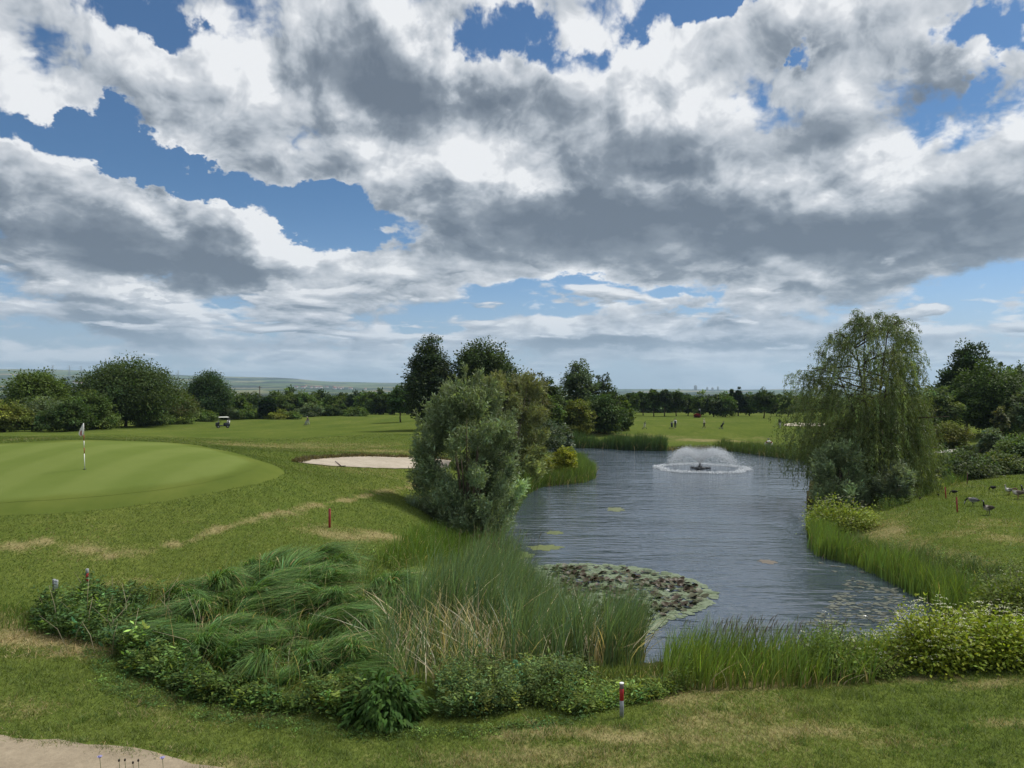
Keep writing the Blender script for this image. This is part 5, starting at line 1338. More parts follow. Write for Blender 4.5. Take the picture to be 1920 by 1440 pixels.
# ------------------------------------------------------------------ water-hazard stakes and posts
def stake(name, label, px, py, h, r, segs, group=None, tilt=0.0, tapered=False):
    x, y = hit(px, py); z = ground(x, y)
    root = empty(name, (x, y, z - .02), label, 'stake' if name == 'red_stake' else 'post', group)
    root.rotation_euler = (0, tilt, 0)
    for part, a, b, c, mat in segs:
        mb = MB(); n = 12
        rr = r if part != 'cap' else r * 1.04
        mb.tube([(0, 0, a * h), (0, 0, a * h + .002), (0, 0, (a + b) / 2 * h), (0, 0, b * h - .002), (0, 0, b * h)], [rr * .96, rr, rr, rr, rr * (.94 if part != 'tip' else .2)], n, col=c)
        mb.build(part, mat, root, smooth=False)
    return root
stake('marker_post', 'grey metal post with a red band and white top on the near lawn', 1165, 1343, .76, .047,
      [('shaft', 0, .50, GREY_P, STEEL), ('band', .50, .84, (.34, .018, .022), VC), ('collar', .84, .97, (.17, .13, .13), VC), ('cap', .97, 1.0, (.80, .80, .78), VC)])
stake('marker_post', 'red-banded grey post rising from the weeds on the left', 165, 1122, .98, .045,
      [('shaft', 0, .55, GREY_P, STEEL), ('band', .55, .86, (.36, .02, .02), VC), ('cap', .86, 1.0, (.34, .34, .36), VC)])
p = stake('sign_post', 'short dark post with a small white plate in the weeds by the red-banded post', 103, 1140, .92, .045,
          [('shaft', 0, .95, (.10, .10, .10), VC), ('cap', .95, 1.0, (.30, .31, .33), VC)])
mb = MB(); mb.box((.09, -.05, .78), (.13, .02, .26), col=(.70, .72, .74), bev=.004); mb.box((.09, -.062, .86), (.09, .004, .035), col=(.22, .24, .26)); mb.box((.09, -.062, .78), (.07, .004, .03), col=(.30, .33, .35)); mb.build('plate', VC, p)
for lab, px, py, h, r, tl in [('red wooden stake on the dry slope left of the silvery willow bush', 618.5, 989, .80, .05, 0), ('red stake on the right lawn nearest the two front geese', 1794, 960.5, .82, .036, -.05),
                              ('red stake farther back on the right lawn beside a small dark bird', 1773, 935, .74, .036, -.08), ('thin dark red stake in front of the spreading bush on the right', 1812.5, 908, .86, .03, .02)]:
    c = (.27, .030, .030) if 'thin' not in lab else (.10, .035, .03)
    stake('red_stake', lab, px, py, h, r, [('shaft', 0, .93, c, VC), ('tip', .93, 1.0, c, VC)], 'red stakes round the pond', tl)

# ------------------------------------------------------------------ bunker rake and turf lip
x0, y0 = hit(629, 868); x1, y1 = hit(640, 875.5); z0 = ground(x0, y0) + .09; z1 = ground(x1, y1) + .07
root = empty('rake', (x1, y1, z1), 'rake lying across the sand of the bunker', 'rake')
mb = MB(); mb.tube([(0, 0, .0), (x0 - x1, y0 - y1, z0 - z1 + .03)], .03, 6, col=(.10, .05, .04)); mb.build('handle', VC, root)
mb = MB(); mb.box((.02, 0, .0), (.55, .05, .04), rz=.5, col=(.06, .06, .06))
for k in range(9): mb.tube([(.02 + (k - 4) * .06 * math.cos(.5), (k - 4) * .06 * math.sin(.5), -.02), (.02 + (k - 4) * .06 * math.cos(.5), (k - 4) * .06 * math.sin(.5), -.07)], .008, 4, col=(.06, .06, .06))
mb.build('head', VC, root)
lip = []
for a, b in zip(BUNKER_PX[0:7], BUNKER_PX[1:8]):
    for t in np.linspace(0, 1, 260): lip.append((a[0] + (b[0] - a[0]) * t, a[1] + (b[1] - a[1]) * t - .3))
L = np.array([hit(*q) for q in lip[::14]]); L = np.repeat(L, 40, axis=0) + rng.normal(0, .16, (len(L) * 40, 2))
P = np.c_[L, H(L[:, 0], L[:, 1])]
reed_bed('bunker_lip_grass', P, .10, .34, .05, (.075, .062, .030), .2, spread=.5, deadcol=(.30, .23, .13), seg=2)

# ------------------------------------------------------------------ floating fountain
fx, fy = on_z(1312, 878.5, ZW)
root = empty('fountain', (fx, fy, ZW), 'floating aerator fountain throwing a white bowl of spray in mid-pond', 'fountain')
mb = MB()
mb.tube([(0, 0, -.1), (0, 0, .12), (0, 0, .17)], [.58, .58, .45], 20, col=(.022, .024, .026)); mb.tube([(0, 0, .17), (0, 0, .30)], [.25, .2], 14, col=(.03, .03, .032))
for a in (.2, 2.2, 4.3): mb.tube([(math.cos(a) * .5, math.sin(a) * .5, .06), (math.cos(a) * 1.15, math.sin(a) * 1.15, .05)], [.16, .13], 8, col=(.02, .022, .024), squash=(1, .7))
mb.build('float', VC, root, smooth=True)
mb = MB(); mb.tube([(0, 0, .30), (0, 0, .44), (0, 0, .52)], [.12, .10, .15], 12, col=(.10, .10, .11)); mb.build('nozzle', VC, root, smooth=True)
WDROP = bpy.data.materials.new('spray'); WDROP.use_nodes = True
_n = WDROP.node_tree; _b = _n.nodes['Principled BSDF']; _b.inputs['Base Color'].default_value = (.86, .89, .92, 1); _b.inputs['Roughness'].default_value = .3
_t = _n.nodes.new('ShaderNodeBsdfTranslucent'); _t.inputs[0].default_value = (.9, .93, .96, 1); _m = _n.nodes.new('ShaderNodeMixShader'); _m.inputs[0].default_value = .5
_n.links.new(_b.outputs[0], _m.inputs[1]); _n.links.new(_t.outputs[0], _m.inputs[2]); _n.links.new(_m.outputs[0], _n.nodes['Material Output'].inputs[0])
def droplets(P, D, L, W):
    """slim double pyramids drawn out along their flight"""
    n = len(P); D = unit(D); S = unit(np.cross(D, rdir(n))); B = np.cross(D, S)
    L = np.broadcast_to(L, n)[:, None]; W = np.broadcast_to(W, n)[:, None]
    V = np.stack([P - D * L, P + S * W, P + (-.5 * S + .87 * B) * W, P + (-.5 * S - .87 * B) * W, P + D * L], 1).reshape(-1, 3)
    f = np.array([(0, 2, 1), (0, 3, 2), (0, 1, 3), (4, 1, 2), (4, 2, 3), (4, 3, 1)])
    return V, (np.arange(n)[:, None, None] * 5 + f).reshape(-1, 3)
n = 22000
jets = 56; ja = (rng.integers(0, jets, n) + rng.normal(0, .16, n)) * 2 * np.pi / jets
ang = rng.normal(54.5, 5.0, n); v0 = 6.15 * (1 + rng.normal(0, .035, n))
vr = v0 * np.cos(np.radians(ang)); vz = v0 * np.sin(np.radians(ang)); g = 9.81
tt = rng.random(n) ** .85 * (2 * vz + .1) / g * .999
rr = vr * tt * (1 - .10 * tt); zz = .52 + vz * tt - .5 * g * tt * tt
ok = zz > .0; turb = (tt ** 1.2)[:, None] * rng.normal(0, .13, (n, 3))
P = np.stack([rr * np.cos(ja), rr * np.sin(ja), zz], -1) + turb + np.stack([tt * tt * .28, 0 * tt, 0 * tt], -1)
D = np.stack([vr * np.cos(ja), vr * np.sin(ja), vz - g * tt], -1)
ok &= P[:, 2] > .0; P, D, tt = P[ok], D[ok], tt[ok]
V, F = droplets(P, D, rng.uniform(.02, .07, len(P)) * (1.25 - .3 * tt), rng.uniform(.006, .019, len(P)))
tag(obj('spray', V, F, WDROP, root), kind='stuff')
n = 3600; a = rng.uniform(0, 6.28, n); r_ = 4.35 + rng.normal(0, .26, n) + .22 * np.sin(a * 5 + 1) + .14 * np.sin(a * 11)
P = np.stack([r_ * np.cos(a) + .25, r_ * np.sin(a), rng.random(n) ** 2 * .16 + .01], -1); V, F = droplets(P, rdir(n) * [1, 1, .4], rng.uniform(.03, .12, n), rng.uniform(.02, .05, n))
tag(obj('foam_ring', V, F, WDROP, root), kind='stuff')
n = 1500; P = np.stack([rng.gamma(2.0, .9, n) + 3.2, rng.normal(0, 2.2, n), np.abs(rng.normal(0, .65, n)) + .02], -1); V, F = droplets(P, rdir(n), .03, rng.uniform(.004, .012, n))
tag(obj('drift_mist', V, F, WDROP, root), kind='stuff')

# ------------------------------------------------------------------ life ring on its post
x, y = hit(1441, 846); z = max(ground(x, y), ZW)
ztop_ = ztop(826, y); zc = ztop(833.5, y); R = 7.0 / F_PX * y
root = empty('ring_post', (x, y, z), 'grey post carrying the life ring on the far bank', 'post')
mb = MB(); mb.box((0, .09, (zc + R + .3 - z) / 2), (.09, .09, zc + R + .3 - z), col=(.20, .19, .18), bev=.012); mb.build('post', VC, root)
mb = MB(); mb.box((0, .09, zc + R * 1.55 - z), (R * .7, .22, .08), col=(.16, .15, .14), bev=.01); mb.box((0, .035, zc - z), (R * 1.0, .02, R * 1.0), col=(.24, .23, .22)); mb.build('backboard', VC, root)
lr = empty('life_ring', (x, y - .03, zc), 'white life ring with red bands hanging on the far bank post', 'life ring')
def torus_seg(a0, a1, r0, r1, col):
    A = np.linspace(a0, a1, 9); mb = MB(); mb.tube(np.c_[np.cos(A) * r0, np.zeros(9), np.sin(A) * r0], r1, 10, col=col); return mb
for k in range(4):
    a = k * math.pi / 2 + math.pi / 4
    torus_seg(a + .22, a + math.pi / 2 - .22, R * .82, R * .30, (.80, .78, .74)).build('ring', VC, lr, smooth=True)
    torus_seg(a - .22, a + .22, R * .82, R * .305, (.22, .03, .03)).build('band', VC, lr, smooth=True)

# ------------------------------------------------------------------ people
def skinned(name, joints, edges, mat, parent, col=(1, 1, 1), sub=1, root=0):
    bm = bmesh.new(); ly = bm.verts.layers.skin.verify()
    vs = []
    for k, (p, r) in enumerate(joints):
        v = bm.verts.new(p); v[ly].radius = (r, r) if not isinstance(r, tuple) else r; v[ly].use_root = (k == root); vs.append(v)
    for a, b in edges: bm.edges.new((vs[a], vs[b]))
    me = bpy.data.meshes.new(name); bm.to_mesh(me); bm.free()
    tmp = bpy.data.objects.new('tmp', me); COL.objects.link(tmp)
    s = tmp.modifiers.new('skin', 'SKIN'); s.use_smooth_shade = True
    u = tmp.modifiers.new('sub', 'SUBSURF'); u.levels = sub
    dg = bpy.context.evaluated_depsgraph_get()
    m2 = bpy.data.meshes.new_from_object(tmp.evaluated_get(dg)); m2.name = name
    bpy.data.objects.remove(tmp)
    a = m2.attributes.new('col', 'FLOAT_COLOR', 'POINT'); a.data.foreach_set('color', np.tile([*col, 1.0], len(m2.vertices)).astype(np.float32))
    m2.materials.clear(); m2.materials.append(mat)
    for p in m2.polygons: p.use_smooth = True
    return link(bpy.data.objects.new(name, m2), parent)

SKIN = (.45, .27, .19)
def person(label, px, py, rz, hgt, shirt, trousers, hat, step=.0, armL=(-.1, .3), armR=(.1, .3), bend=0.0, sleeves=None, shorts=False, vest=None):
    """x is forward; arm = (forward swing, elbow bend)"""
    x, y = hit(px, py); z = ground(x, y)
    root = empty('person', (x, y, z), label, 'person', rz=rz); root.scale = (hgt / 1.75,) * 3
    cb, sb = math.cos(bend), math.sin(bend)
    def up(p):                                     # bend the upper body forward about the hips
        dx, dy, dz = p[0], p[1], p[2] - .93
        return (dx * cb + dz * sb, dy, .93 + dz * cb - dx * sb)
    J = []; Ed = []; idx = {}
    def add(k, p, r, parent=None):
        idx[k] = len(J); J.append((p, r))
        if parent is not None: Ed.append((idx[parent], idx[k]))
    add('pel', (0, 0, .95), .125); add('waist', up((0, 0, 1.10)), .12, 'pel'); add('chest', up((.01, 0, 1.32)), .14, 'waist'); add('nb', up((0, 0, 1.46)), .07, 'chest')
    add('neck', up((.01, 0, 1.52)), .052, 'nb'); add('jaw', up((.03, 0, 1.57)), .066, 'neck'); add('head', up((.02, 0, 1.65)), .092, 'jaw'); add('crown', up((.01, 0, 1.72)), .06, 'head')
    add('nose', up((.125, 0, 1.63)), .014, 'head')
    arm = {}
    for s, (sw, el) in ((1, armL), (-1, armR)):
        q = 'L' if s > 0 else 'R'
        sh = np.array([0, s * .185, 1.42]); elb = sh + np.array([math.sin(sw) * .29, s * .05, -math.cos(sw) * .29]); wr = elb + np.array([math.sin(sw + el) * .25, 0, -math.cos(sw + el) * .25])
        d = (wr - elb) / np.linalg.norm(wr - elb); pm = wr + d * .07
        sh, elb, wr, pm = (up(tuple(v)) for v in (sh, elb, wr, pm)); arm[q] = (sh, elb, wr)
        add('sh' + q, sh, .058, 'nb'); add('el' + q, elb, .043, 'sh' + q); add('wr' + q, wr, .028, 'el' + q); add('pm' + q, pm, .033, 'wr' + q)
        dd = np.array(pm) - np.array(wr); dd = dd / np.linalg.norm(dd)
        for f in range(5):
            off = np.array([(f - 1.5) * .019, 0, 0]) if f < 4 else np.array([.035, 0, -.0]); ln = (.062, .072, .068, .055, .045)[f]
            b0 = np.array(pm) + off + dd * (.02 if f < 4 else -.03); add(f'f{q}{f}a', tuple(b0), .009, 'pm' + q); add(f'f{q}{f}b', tuple(b0 + dd * ln * .55 + [.004, 0, 0]), .008, f'f{q}{f}a'); add(f'f{q}{f}c', tuple(b0 + dd * ln + [0, -s * .015, 0]), .006, f'f{q}{f}b')
    for s in (1, -1):
        q = 'L' if s > 0 else 'R'; fs = step * s
        add('hip' + q, (0, s * .09, .90), .09, 'pel'); add('kn' + q, (fs * .55 + .03, s * .10, .50), .06, 'hip' + q); add('an' + q, (fs * 1.0 - (.06 if fs < 0 else 0), s * .10, .09 + (.03 if fs < 0 else 0)), .04, 'kn' + q)
        add('toe' + q, (fs * 1.0 + .14 - (.06 if fs < 0 else 0), s * .11, .03), .034, 'an' + q)
    skinned('body', J, Ed, CLOTH, root, SKIN)
    g = lambda k: J[idx[k]][0]
    j = [(g('waist'), .145), (g('chest'), .16), (g('nb'), .085), (g('shL'), .078), (g('shR'), .078)]; e = [(0, 1), (1, 2), (2, 3), (2, 4)]
    lo = np.array(g('pel')) + [0, 0, .0]; j.append((tuple(lo), .15)); e.append((0, 5))
    for k, q in ((3, 'L'), (4, 'R')):
        s0, s1 = np.array(g('sh' + q)), np.array(g('el' + q)); j.append((tuple(s0 * .25 + s1 * .75), .062)); e.append((k, len(j) - 1))
        if sleeves: j.append((tuple(np.array(g('wr' + q))), .042)); e.append((len(j) - 2, len(j) - 1))
    skinned('shirt', j, e, CLOTH, root, shirt)
    if vest:
        skinned('vest', [(g('waist'), .158), (g('chest'), .172), (tuple(np.array(g('nb')) - [0, 0, .04]), .10), (tuple(lo), .16)], [(0, 1), (1, 2), (0, 3)], CLOTH, root, vest)
    j = [(g('pel'), .14), (g('hipL'), .105), (g('hipR'), .105)]; e = [(0, 1), (0, 2)]
    for k, q in ((1, 'L'), (2, 'R')):
        j.append((g('kn' + q), .078)); e.append((k, len(j) - 1))
        if not shorts: j.append((g('an' + q), .058)); e.append((len(j) - 2, len(j) - 1))
    skinned('trousers', j, e, CLOTH, root, trousers)
    for q in 'LR':
        skinned('shoe', [(tuple(np.array(g('an' + q)) - [.03, 0, .035]), .05), (g('toe' + q), .042)], [(0, 1)], CLOTH, root, (.30, .30, .30))
    h = np.array(g('head')); c = np.array(g('crown'))
    mb = MB(); mb.tube([h + [-.01, 0, .02], h * .4 + c * .6 + [-.01, 0, .01], c + [0, 0, .03], c + [0, 0, .045]], [.106, .10, .07, .015], 12, col=hat)
    mb.tube([h + [.06, 0, .045], h + [.17, 0, .03]], [.075, .05], 10, col=hat, squash=(1, .15)); mb.build('cap', CLOTH, root, smooth=True)
    return root
person('person in a dark vest and white sleeves beside a navy golf bag', 1266, 803.5, math.radians(250), 1.80, (.72, .72, .70), (.03, .035, .06), (.04, .04, .05), step=.05, armL=(.1, .4), armR=(.3, .5), sleeves=True, vest=(.025, .028, .045))
person('person in a cream top and black trousers striding across the far fairway', 1320, 803.5, math.radians(10), 1.76, (.72, .66, .52), (.022, .022, .025), (.60, .57, .5), step=.26, armL=(.35, .5), armR=(-.1, 1.3), sleeves=True)
person('person in a dark top and pale trousers beside the far bunker', 1462, 803.5, math.radians(255), 1.78, (.03, .032, .045), (.50, .50, .50), (.035, .035, .04), step=.06, armL=(.1, .3), armR=(.15, .4), sleeves=True)
person('person in a pale cap leaning over a push trolley on the left fairway', 578.5, 796.5, math.radians(195), 1.78, (.05, .055, .05), (.42, .42, .40), (.66, .62, .56), step=.18, armL=(.7, .4), armR=(.8, .4), bend=.35)

# ------------------------------------------------------------------ push trolleys and the golf bags strapped on them
def trolley(label, blabel, px, py, rz, bag, trim, ht=1.25, cover=None):
    x, y = hit(px, py); z = ground(x, y)
    root = empty('golf_trolley', (x, y, z), label, 'golf trolley', rz=rz)
    mb = MB(); mb.tube([(.42, 0, .22), (.05, 0, .42), (-.30, 0, .95), (-.42, 0, 1.02)], .02, 6, col=(.10, .10, .11)); mb.tube([(-.42, -.12, 1.02), (-.42, .12, 1.02)], .022, 6, col=(.03, .03, .03))
    mb.tube([(.0, -.34, .16), (.12, 0, .36), (.0, .34, .16)], .018, 6, col=(.10, .10, .11)); mb.build('frame', VC, root)
    for p, r in (((0, -.36, .15), .15), ((0, .36, .15), .15), ((.48, 0, .12), .12)):
        mb = MB(); A = np.linspace(0, 2 * np.pi, 17); mb.tube(np.c_[p[0] + np.cos(A) * r * .86, np.full(17, p[1]), p[2] + np.sin(A) * r * .86], r * .16, 6, col=DARK_P, cap=False)
        w = mb.build('wheel', VC, root)
        mb = MB()
        for k in range(5):
            a = k * 1.2566; mb.tube([p, (p[0] + math.cos(a) * r * .8, p[1], p[2] + math.sin(a) * r * .8)], .014, 4, col=(.25, .25, .26))
        mb.build('spokes', VC, w)
    b = empty('golf_bag', (x, y, z + .3), blabel, 'golf bag', rz=rz)
    ax = unit(np.array([-.42, 0, .86])); o = np.array([.17, 0, .02])
    mb = MB(); mb.tube([o, o + ax * .06, o + ax * .4, o + ax * .78, o + ax * .86], [.13, .145, .14, .15, .145], 12, col=np.array([trim, bag, bag, bag, trim]), squash=(1.25, 1)); mb.build('bag', CLOTH, b, smooth=True)
    mb = MB(); q = o + np.array([.15, 0, .08]); mb.box(q + ax * .22, (.10, .22, .34), col=bag, tilt=(Vector((0, 1, 0)), -.45), bev=.03); mb.build('pocket', CLOTH, b)
    mb = MB()
    for k in range(7):
        s = np.array([rng.uniform(-.07, .07), rng.uniform(-.1, .1), 0]); t = o + ax * (.86 + rng.uniform(.1, .34)) + s
        mb.tube([o + ax * .8 + s, t], .008, 4, col=(.2, .2, .2)); mb.tube([t, t + [.05, .0, .06]], [.035, .03], 6, col=cover or DARK_P)
    mb.build('clubs', VC, b)
trolley('push trolley carrying the cream golf bag left on the far fairway', 'cream golf bag with dark base standing alone on a trolley on the far fairway', 1208.5, 804.5, math.radians(95), (.78, .75, .68), (.03, .03, .03), ht=1.3)
trolley('push trolley beside the person in the dark vest', 'navy golf bag on the trolley beside the person in the dark vest', 1259.5, 804, math.radians(70), (.030, .035, .085), (.10, .10, .14))
trolley('push trolley carrying the black golf bag between the far golfers', 'black golf bag on a trolley right of the person in cream', 1354, 804.5, math.radians(165), (.022, .022, .024), (.16, .16, .16))
trolley('push trolley held by the leaning person on the left fairway', 'grey golf bag on the trolley held by the leaning person', 574.5, 797.5, math.radians(170), (.32, .33, .35), (.03, .03, .03))

# ------------------------------------------------------------------ golf cart
x, y = hit(418, 802.5); z = ground(x, y)
cart = empty('golf_cart', (x, y, z), 'golf cart with a pale roof and dark navy body parked on the left fairway', 'golf cart', rz=math.radians(205)); cart.scale = (1.12,) * 3
NAVY = (.020, .024, .045)
mb = MB(); mb.box((0, 0, .38), (2.1, 1.08, .16), col=(.03, .03, .035), bev=.05)
mb.box((.85, 0, .66), (.62, 1.10, .52), col=NAVY, taper=.82, bev=.08); mb.box((-.60, 0, .60), (1.0, 1.12, .46), col=NAVY, taper=.94, bev=.06); mb.box((.60, 0, .84), (.20, 1.02, .26), col=(.04, .042, .05), taper=.8, bev=.04)
mb.build('body', VC, cart)
mb = MB(); mb.box((-.42, 0, .80), (.52, 1.02, .14), col=(.05, .05, .055), bev=.06); mb.build('seat', CLOTH, cart)
mb = MB(); mb.box((-.70, 0, 1.06), (.12, 1.0, .42), col=(.72, .72, .70), bev=.05, tilt=(Vector((0, 1, 0)), -.14)); mb.build('backrest', CLOTH, cart)
mb = MB(); mb.box((-.10, 0, 1.84), (1.72, 1.22, .07), col=(.74, .76, .70), bev=.12, taper=.95); mb.build('roof', VC, cart)
for sx, tx in ((.72, .56), (-.86, -.80)):
    for s in (1, -1):
        mb = MB(); mb.tube([(sx, s * .52, .72), (tx, s * .52, 1.82)], .022, 6, col=(.05, .05, .055)); mb.build('pillar', VC, cart)
mb = MB(); mb.add([(.74, -.49, .86), (.74, .49, .86), (.58, .49, 1.78), (.58, -.49, 1.78), (.75, -.49, .86), (.75, .49, .86), (.59, .49, 1.78), (.59, -.49, 1.78)], F4=[(0, 3, 2, 1), (4, 5, 6, 7), (0, 1, 5, 4), (2, 3, 7, 6), (1, 2, 6, 5), (3, 0, 4, 7)]); mb.build('windscreen', GLASS, cart)
mb = MB(); A = np.linspace(0, 2 * np.pi, 15); mb.tube(np.c_[.32 + .07 * np.sin(A), .25 + .17 * np.cos(A), 1.02 + .16 * np.sin(A)], .016, 5, col=DARK_P, cap=False); mb.tube([(.56, .25, .86), (.32, .25, 1.02)], .02, 5, col=DARK_P); mb.build('steering_wheel', VC, cart)
for sx in (.74, -.74):
    for s in (1, -1):
        mb = MB(); A = np.linspace(0, 2 * np.pi, 19); mb.tube(np.c_[sx + np.cos(A) * .165, np.full(19, s * .50), .24 + np.sin(A) * .165], .075, 8, col=DARK_P, cap=False); w = mb.build('wheel', RUBBER, cart, smooth=True)
        mb = MB(); mb.tube([(sx, s * .46, .24), (sx, s * .55, .24)], [.12, .10], 12, col=(.45, .46, .47)); mb.build('rim', VC, w)
for s in (1, -1):
    mb = MB(); mb.tube([(1.11, s * .34, .62), (1.15, s * .34, .61)], [.07, .06], 10, col=(.75, .75, .7)); mb.build('headlight', VC, cart)
for s, c, lab in ((.28, (.66, .66, .65), 'white golf bag strapped upright on the rear of the golf cart'), (-.28, (.03, .03, .035), 'dark golf bag strapped upright on the rear of the golf cart')):
    R_ = Matrix.Rotation(math.radians(205), 3, 'Z'); p = R_ @ Vector((-1.02, s, .5))
    b = empty('golf_bag', (x + p.x, y + p.y, z + p.z), lab, 'golf bag', rz=math.radians(205))
    mb = MB(); mb.tube([(0, 0, 0), (0, 0, .05), (-.06, 0, .5), (-.1, 0, .86)], [.13, .145, .14, .15], 12, col=c); mb.build('bag', CLOTH, b, smooth=True)
    mb = MB()
    for k in range(6):
        a = k * 1.05; mb.tube([(-.1 + .07 * math.cos(a), .07 * math.sin(a), .8), (-.12 + .1 * math.cos(a), .1 * math.sin(a), 1.12)], .01, 4, col=(.2, .2, .2)); mb.tube([(-.12 + .1 * math.cos(a), .1 * math.sin(a), 1.12), (-.08 + .1 * math.cos(a), .1 * math.sin(a), 1.18)], .035, 6, col=DARK_P)
    mb.build('clubs', VC, b)

# ------------------------------------------------------------------ geese and small dark birds
def goose(name, label, px, py, rz, pose='up', s=1.0, back=(.062, .050, .040), breast=(.30, .27, .23), neck=(.012, .012, .013), cheek=(.75, .74, .70), belly=(.55, .53, .50), tail=(.015, .015, .016), rump=(.75, .75, .73), cat_='goose', group='geese on the right lawn', legs=True):
    x, y = hit(px, py); z = ground(x, y)
    sp = [(-.46, .40, .010, .03), (-.38, .40, .035, .075), (-.27, .395, .085, .12), (-.12, .395, .135, .15), (.03, .40, .155, .16), (.15, .425, .135, .135), (.225, .475, .095, .095)]
    cols = [tail, tail, rump, back, back, breast, breast]
    if pose == 'up': sp += [(.265, .56, .060, .055), (.285, .66, .045, .042), (.29, .75, .042, .04), (.305, .80, .047, .042), (.345, .825, .045, .04), (.395, .815, .024, .022), (.45, .80, .012, .016), (.462, .797, .004, .006)]
    elif pose == 'preen': sp += [(.26, .55, .06, .055), (.25, .64, .046, .043), (.20, .685, .042, .04), (.13, .68, .045, .042), (.07, .655, .046, .042), (.03, .62, .03, .028), (-.02, .58, .014, .016), (-.035, .57, .004, .006)]
    else: sp += [(.31, .47, .06, .055), (.40, .42, .045, .042), (.47, .33, .042, .04), (.51, .23, .046, .042), (.535, .16, .045, .04), (.545, .11, .024, .022), (.55, .05, .012, .016), (.55, .035, .004, .006)]
    cols += [breast if neck[0] > .05 else neck, neck, neck, neck, neck, (.05, .045, .04) if neck[0] < .05 else (.30, .16, .10), (.03, .03, .03) if neck[0] < .05 else (.35, .18, .11), (.03, .03, .03)]
    sp = np.array(sp); n = 12; A = np.linspace(0, 2 * np.pi, n, endpoint=False)
    T = np.gradient(sp[:, :2], axis=0); T /= np.linalg.norm(T, axis=1)[:, None]
    V = []; C = []
    for k in range(len(sp)):
        nz = np.array([-T[k, 1], 0, T[k, 0]]); cx = np.array([sp[k, 0], 0, sp[k, 1]])
        hgt_, wid = sp[k, 2], sp[k, 3] if sp[k, 3] < sp[k, 2] * 3 else sp[k, 3]
        for a in A:
            V.append(cx + nz * math.sin(a) * hgt_ + np.array([0, 1, 0]) * math.cos(a) * wid)
            c = np.array(cols[k])
            if 1 < k < 6:
                if math.sin(a) < -.55: c = np.array(belly)
                elif math.sin(a) > .2 and k < 5: c = np.array(back) * (.75 + .5 * rng.random())
                elif k < 5: c = np.array(back) * (1.0 + .5 * rng.random())
            if k in (10, 11) and -.75 < math.sin(a) < .45 and abs(math.cos(a)) > .5: c = np.array(cheek)
            C.append(c)
    m = len(sp); F4 = [(i * n + j, (i + 1) * n + j, (i + 1) * n + (j + 1) % n, i * n + (j + 1) % n) for i in range(m - 1) for j in range(n)]
    mb = MB(); mb.add(V, F4=F4, col=np.array(C))
    # folded wings lying along the flanks, tips crossing over the tail
    for sd in (1, -1):
        P_ = [(.17, .10, .46), (.05, .150, .475), (-.12, .150, .465), (-.28, .10, .445), (-.45, .035, .43)]
        mb.tube([(a, sd * b, c) for a, b, c in P_], [.02, .085, .09, .06, .008], 8, col=np.array([np.array(back) * q for q in (1.3, 1.15, .95, .7, .35)]), squash=(.35, 1))
    if legs:
        for sd in (1, -1):
            mb.tube([(-.02, sd * .07, .30), (-.03, sd * .07, .15), (-.01, sd * .07, .02)], [.035, .014, .013], 6, col=(.05, .045, .04) if neck[0] < .05 else (.32, .17, .11))
            mb.add([(-.03, sd * .07, .012), (.10, sd * .07 - .045, .006), (.12, sd * .07, .01), (.10, sd * .07 + .045, .006), (-.03, sd * .07, .025)], F3=[(0, 1, 2), (0, 2, 3), (4, 2, 1), (4, 3, 2)], col=(.05, .045, .04) if neck[0] < .05 else (.32, .17, .11))
    o = mb.build(name, FEATHER, None, (x, y, z), smooth=True)
    o.rotation_euler = (0, 0, rz); o.scale = (s,) * 3
    return tag(o, label, cat_, group)
goose('goose', 'black-necked goose standing upright in front, facing the pond', 1851, 966, math.radians(195), 'up', .92)
goose('goose', 'goose bent down feeding by the stake with white rump showing', 1823, 949, math.radians(120), 'graze', .85, back=(.16, .16, .165), belly=(.75, .75, .74), rump=(.80, .80, .78))
goose('goose', 'grey white-breasted goose with dark face, left in the trio at the right edge', 1890, 928, math.radians(190), 'up', .78, back=(.17, .165, .15), breast=(.62, .60, .56), belly=(.30, .29, .27), neck=(.55, .53, .50), cheek=(.03, .03, .03), rump=(.3, .3, .29))
goose('goose', 'brown goose preening with its head turned onto its back at the right edge', 1907, 936, math.radians(170), 'preen', .95, back=(.13, .105, .09), breast=(.55, .50, .45), belly=(.34, .31, .28), neck=(.17, .10, .075), cheek=(.12, .07, .05), rump=(.22, .19, .17))
goose('goose', 'black-necked goose with a white cheek at the back of the trio by the picture edge', 1922, 931, math.radians(185), 'up', .86, back=(.05, .042, .038))
for px, py, rz, s, lab in [(1861, 921, .3, .62, 'small black bird with raised tail on the lawn between geese and bush'), (1788, 928.5, .1, .58, 'small black bird crouching right behind the back red stake'),
                           (1758.5, 931, 1.2, .34, 'tiny black bird left of the back red stake'), (1724.5, 937.5, .8, .34, 'tiny black bird farthest left on the right lawn')]:
    goose('black_bird', lab, px, py, math.pi + rz, 'graze', s, back=(.015, .015, .017), breast=(.015, .015, .017), belly=(.014, .014, .015), rump=(.014, .014, .015), cheek=(.02, .02, .02), cat_='bird', group='small black birds on the right lawn')
# a bird on the wing, far off
bx, by = at(745, 120); mb = MB(); mb.tube([(-.2, 0, 0), (0, 0, 0), (.16, 0, .02), (.2, 0, .02)], [.01, .06, .04, .01], 6, col=(.02, .02, .02))
for s in (1, -1): mb.add([(.08, 0, .02), (.02, s * .25, .12), (-.06, s * .5, .05), (-.08, s * .25, .1), (-.06, 0, .02)], F3=[(0, 1, 4), (1, 3, 4), (1, 2, 3)], col=(.02, .02, .022))
tag(mb.build('flying_bird', FEATHER, None, (bx, by, ztop(702, 120))), 'small dark bird flying left of the big dark trees', 'bird')

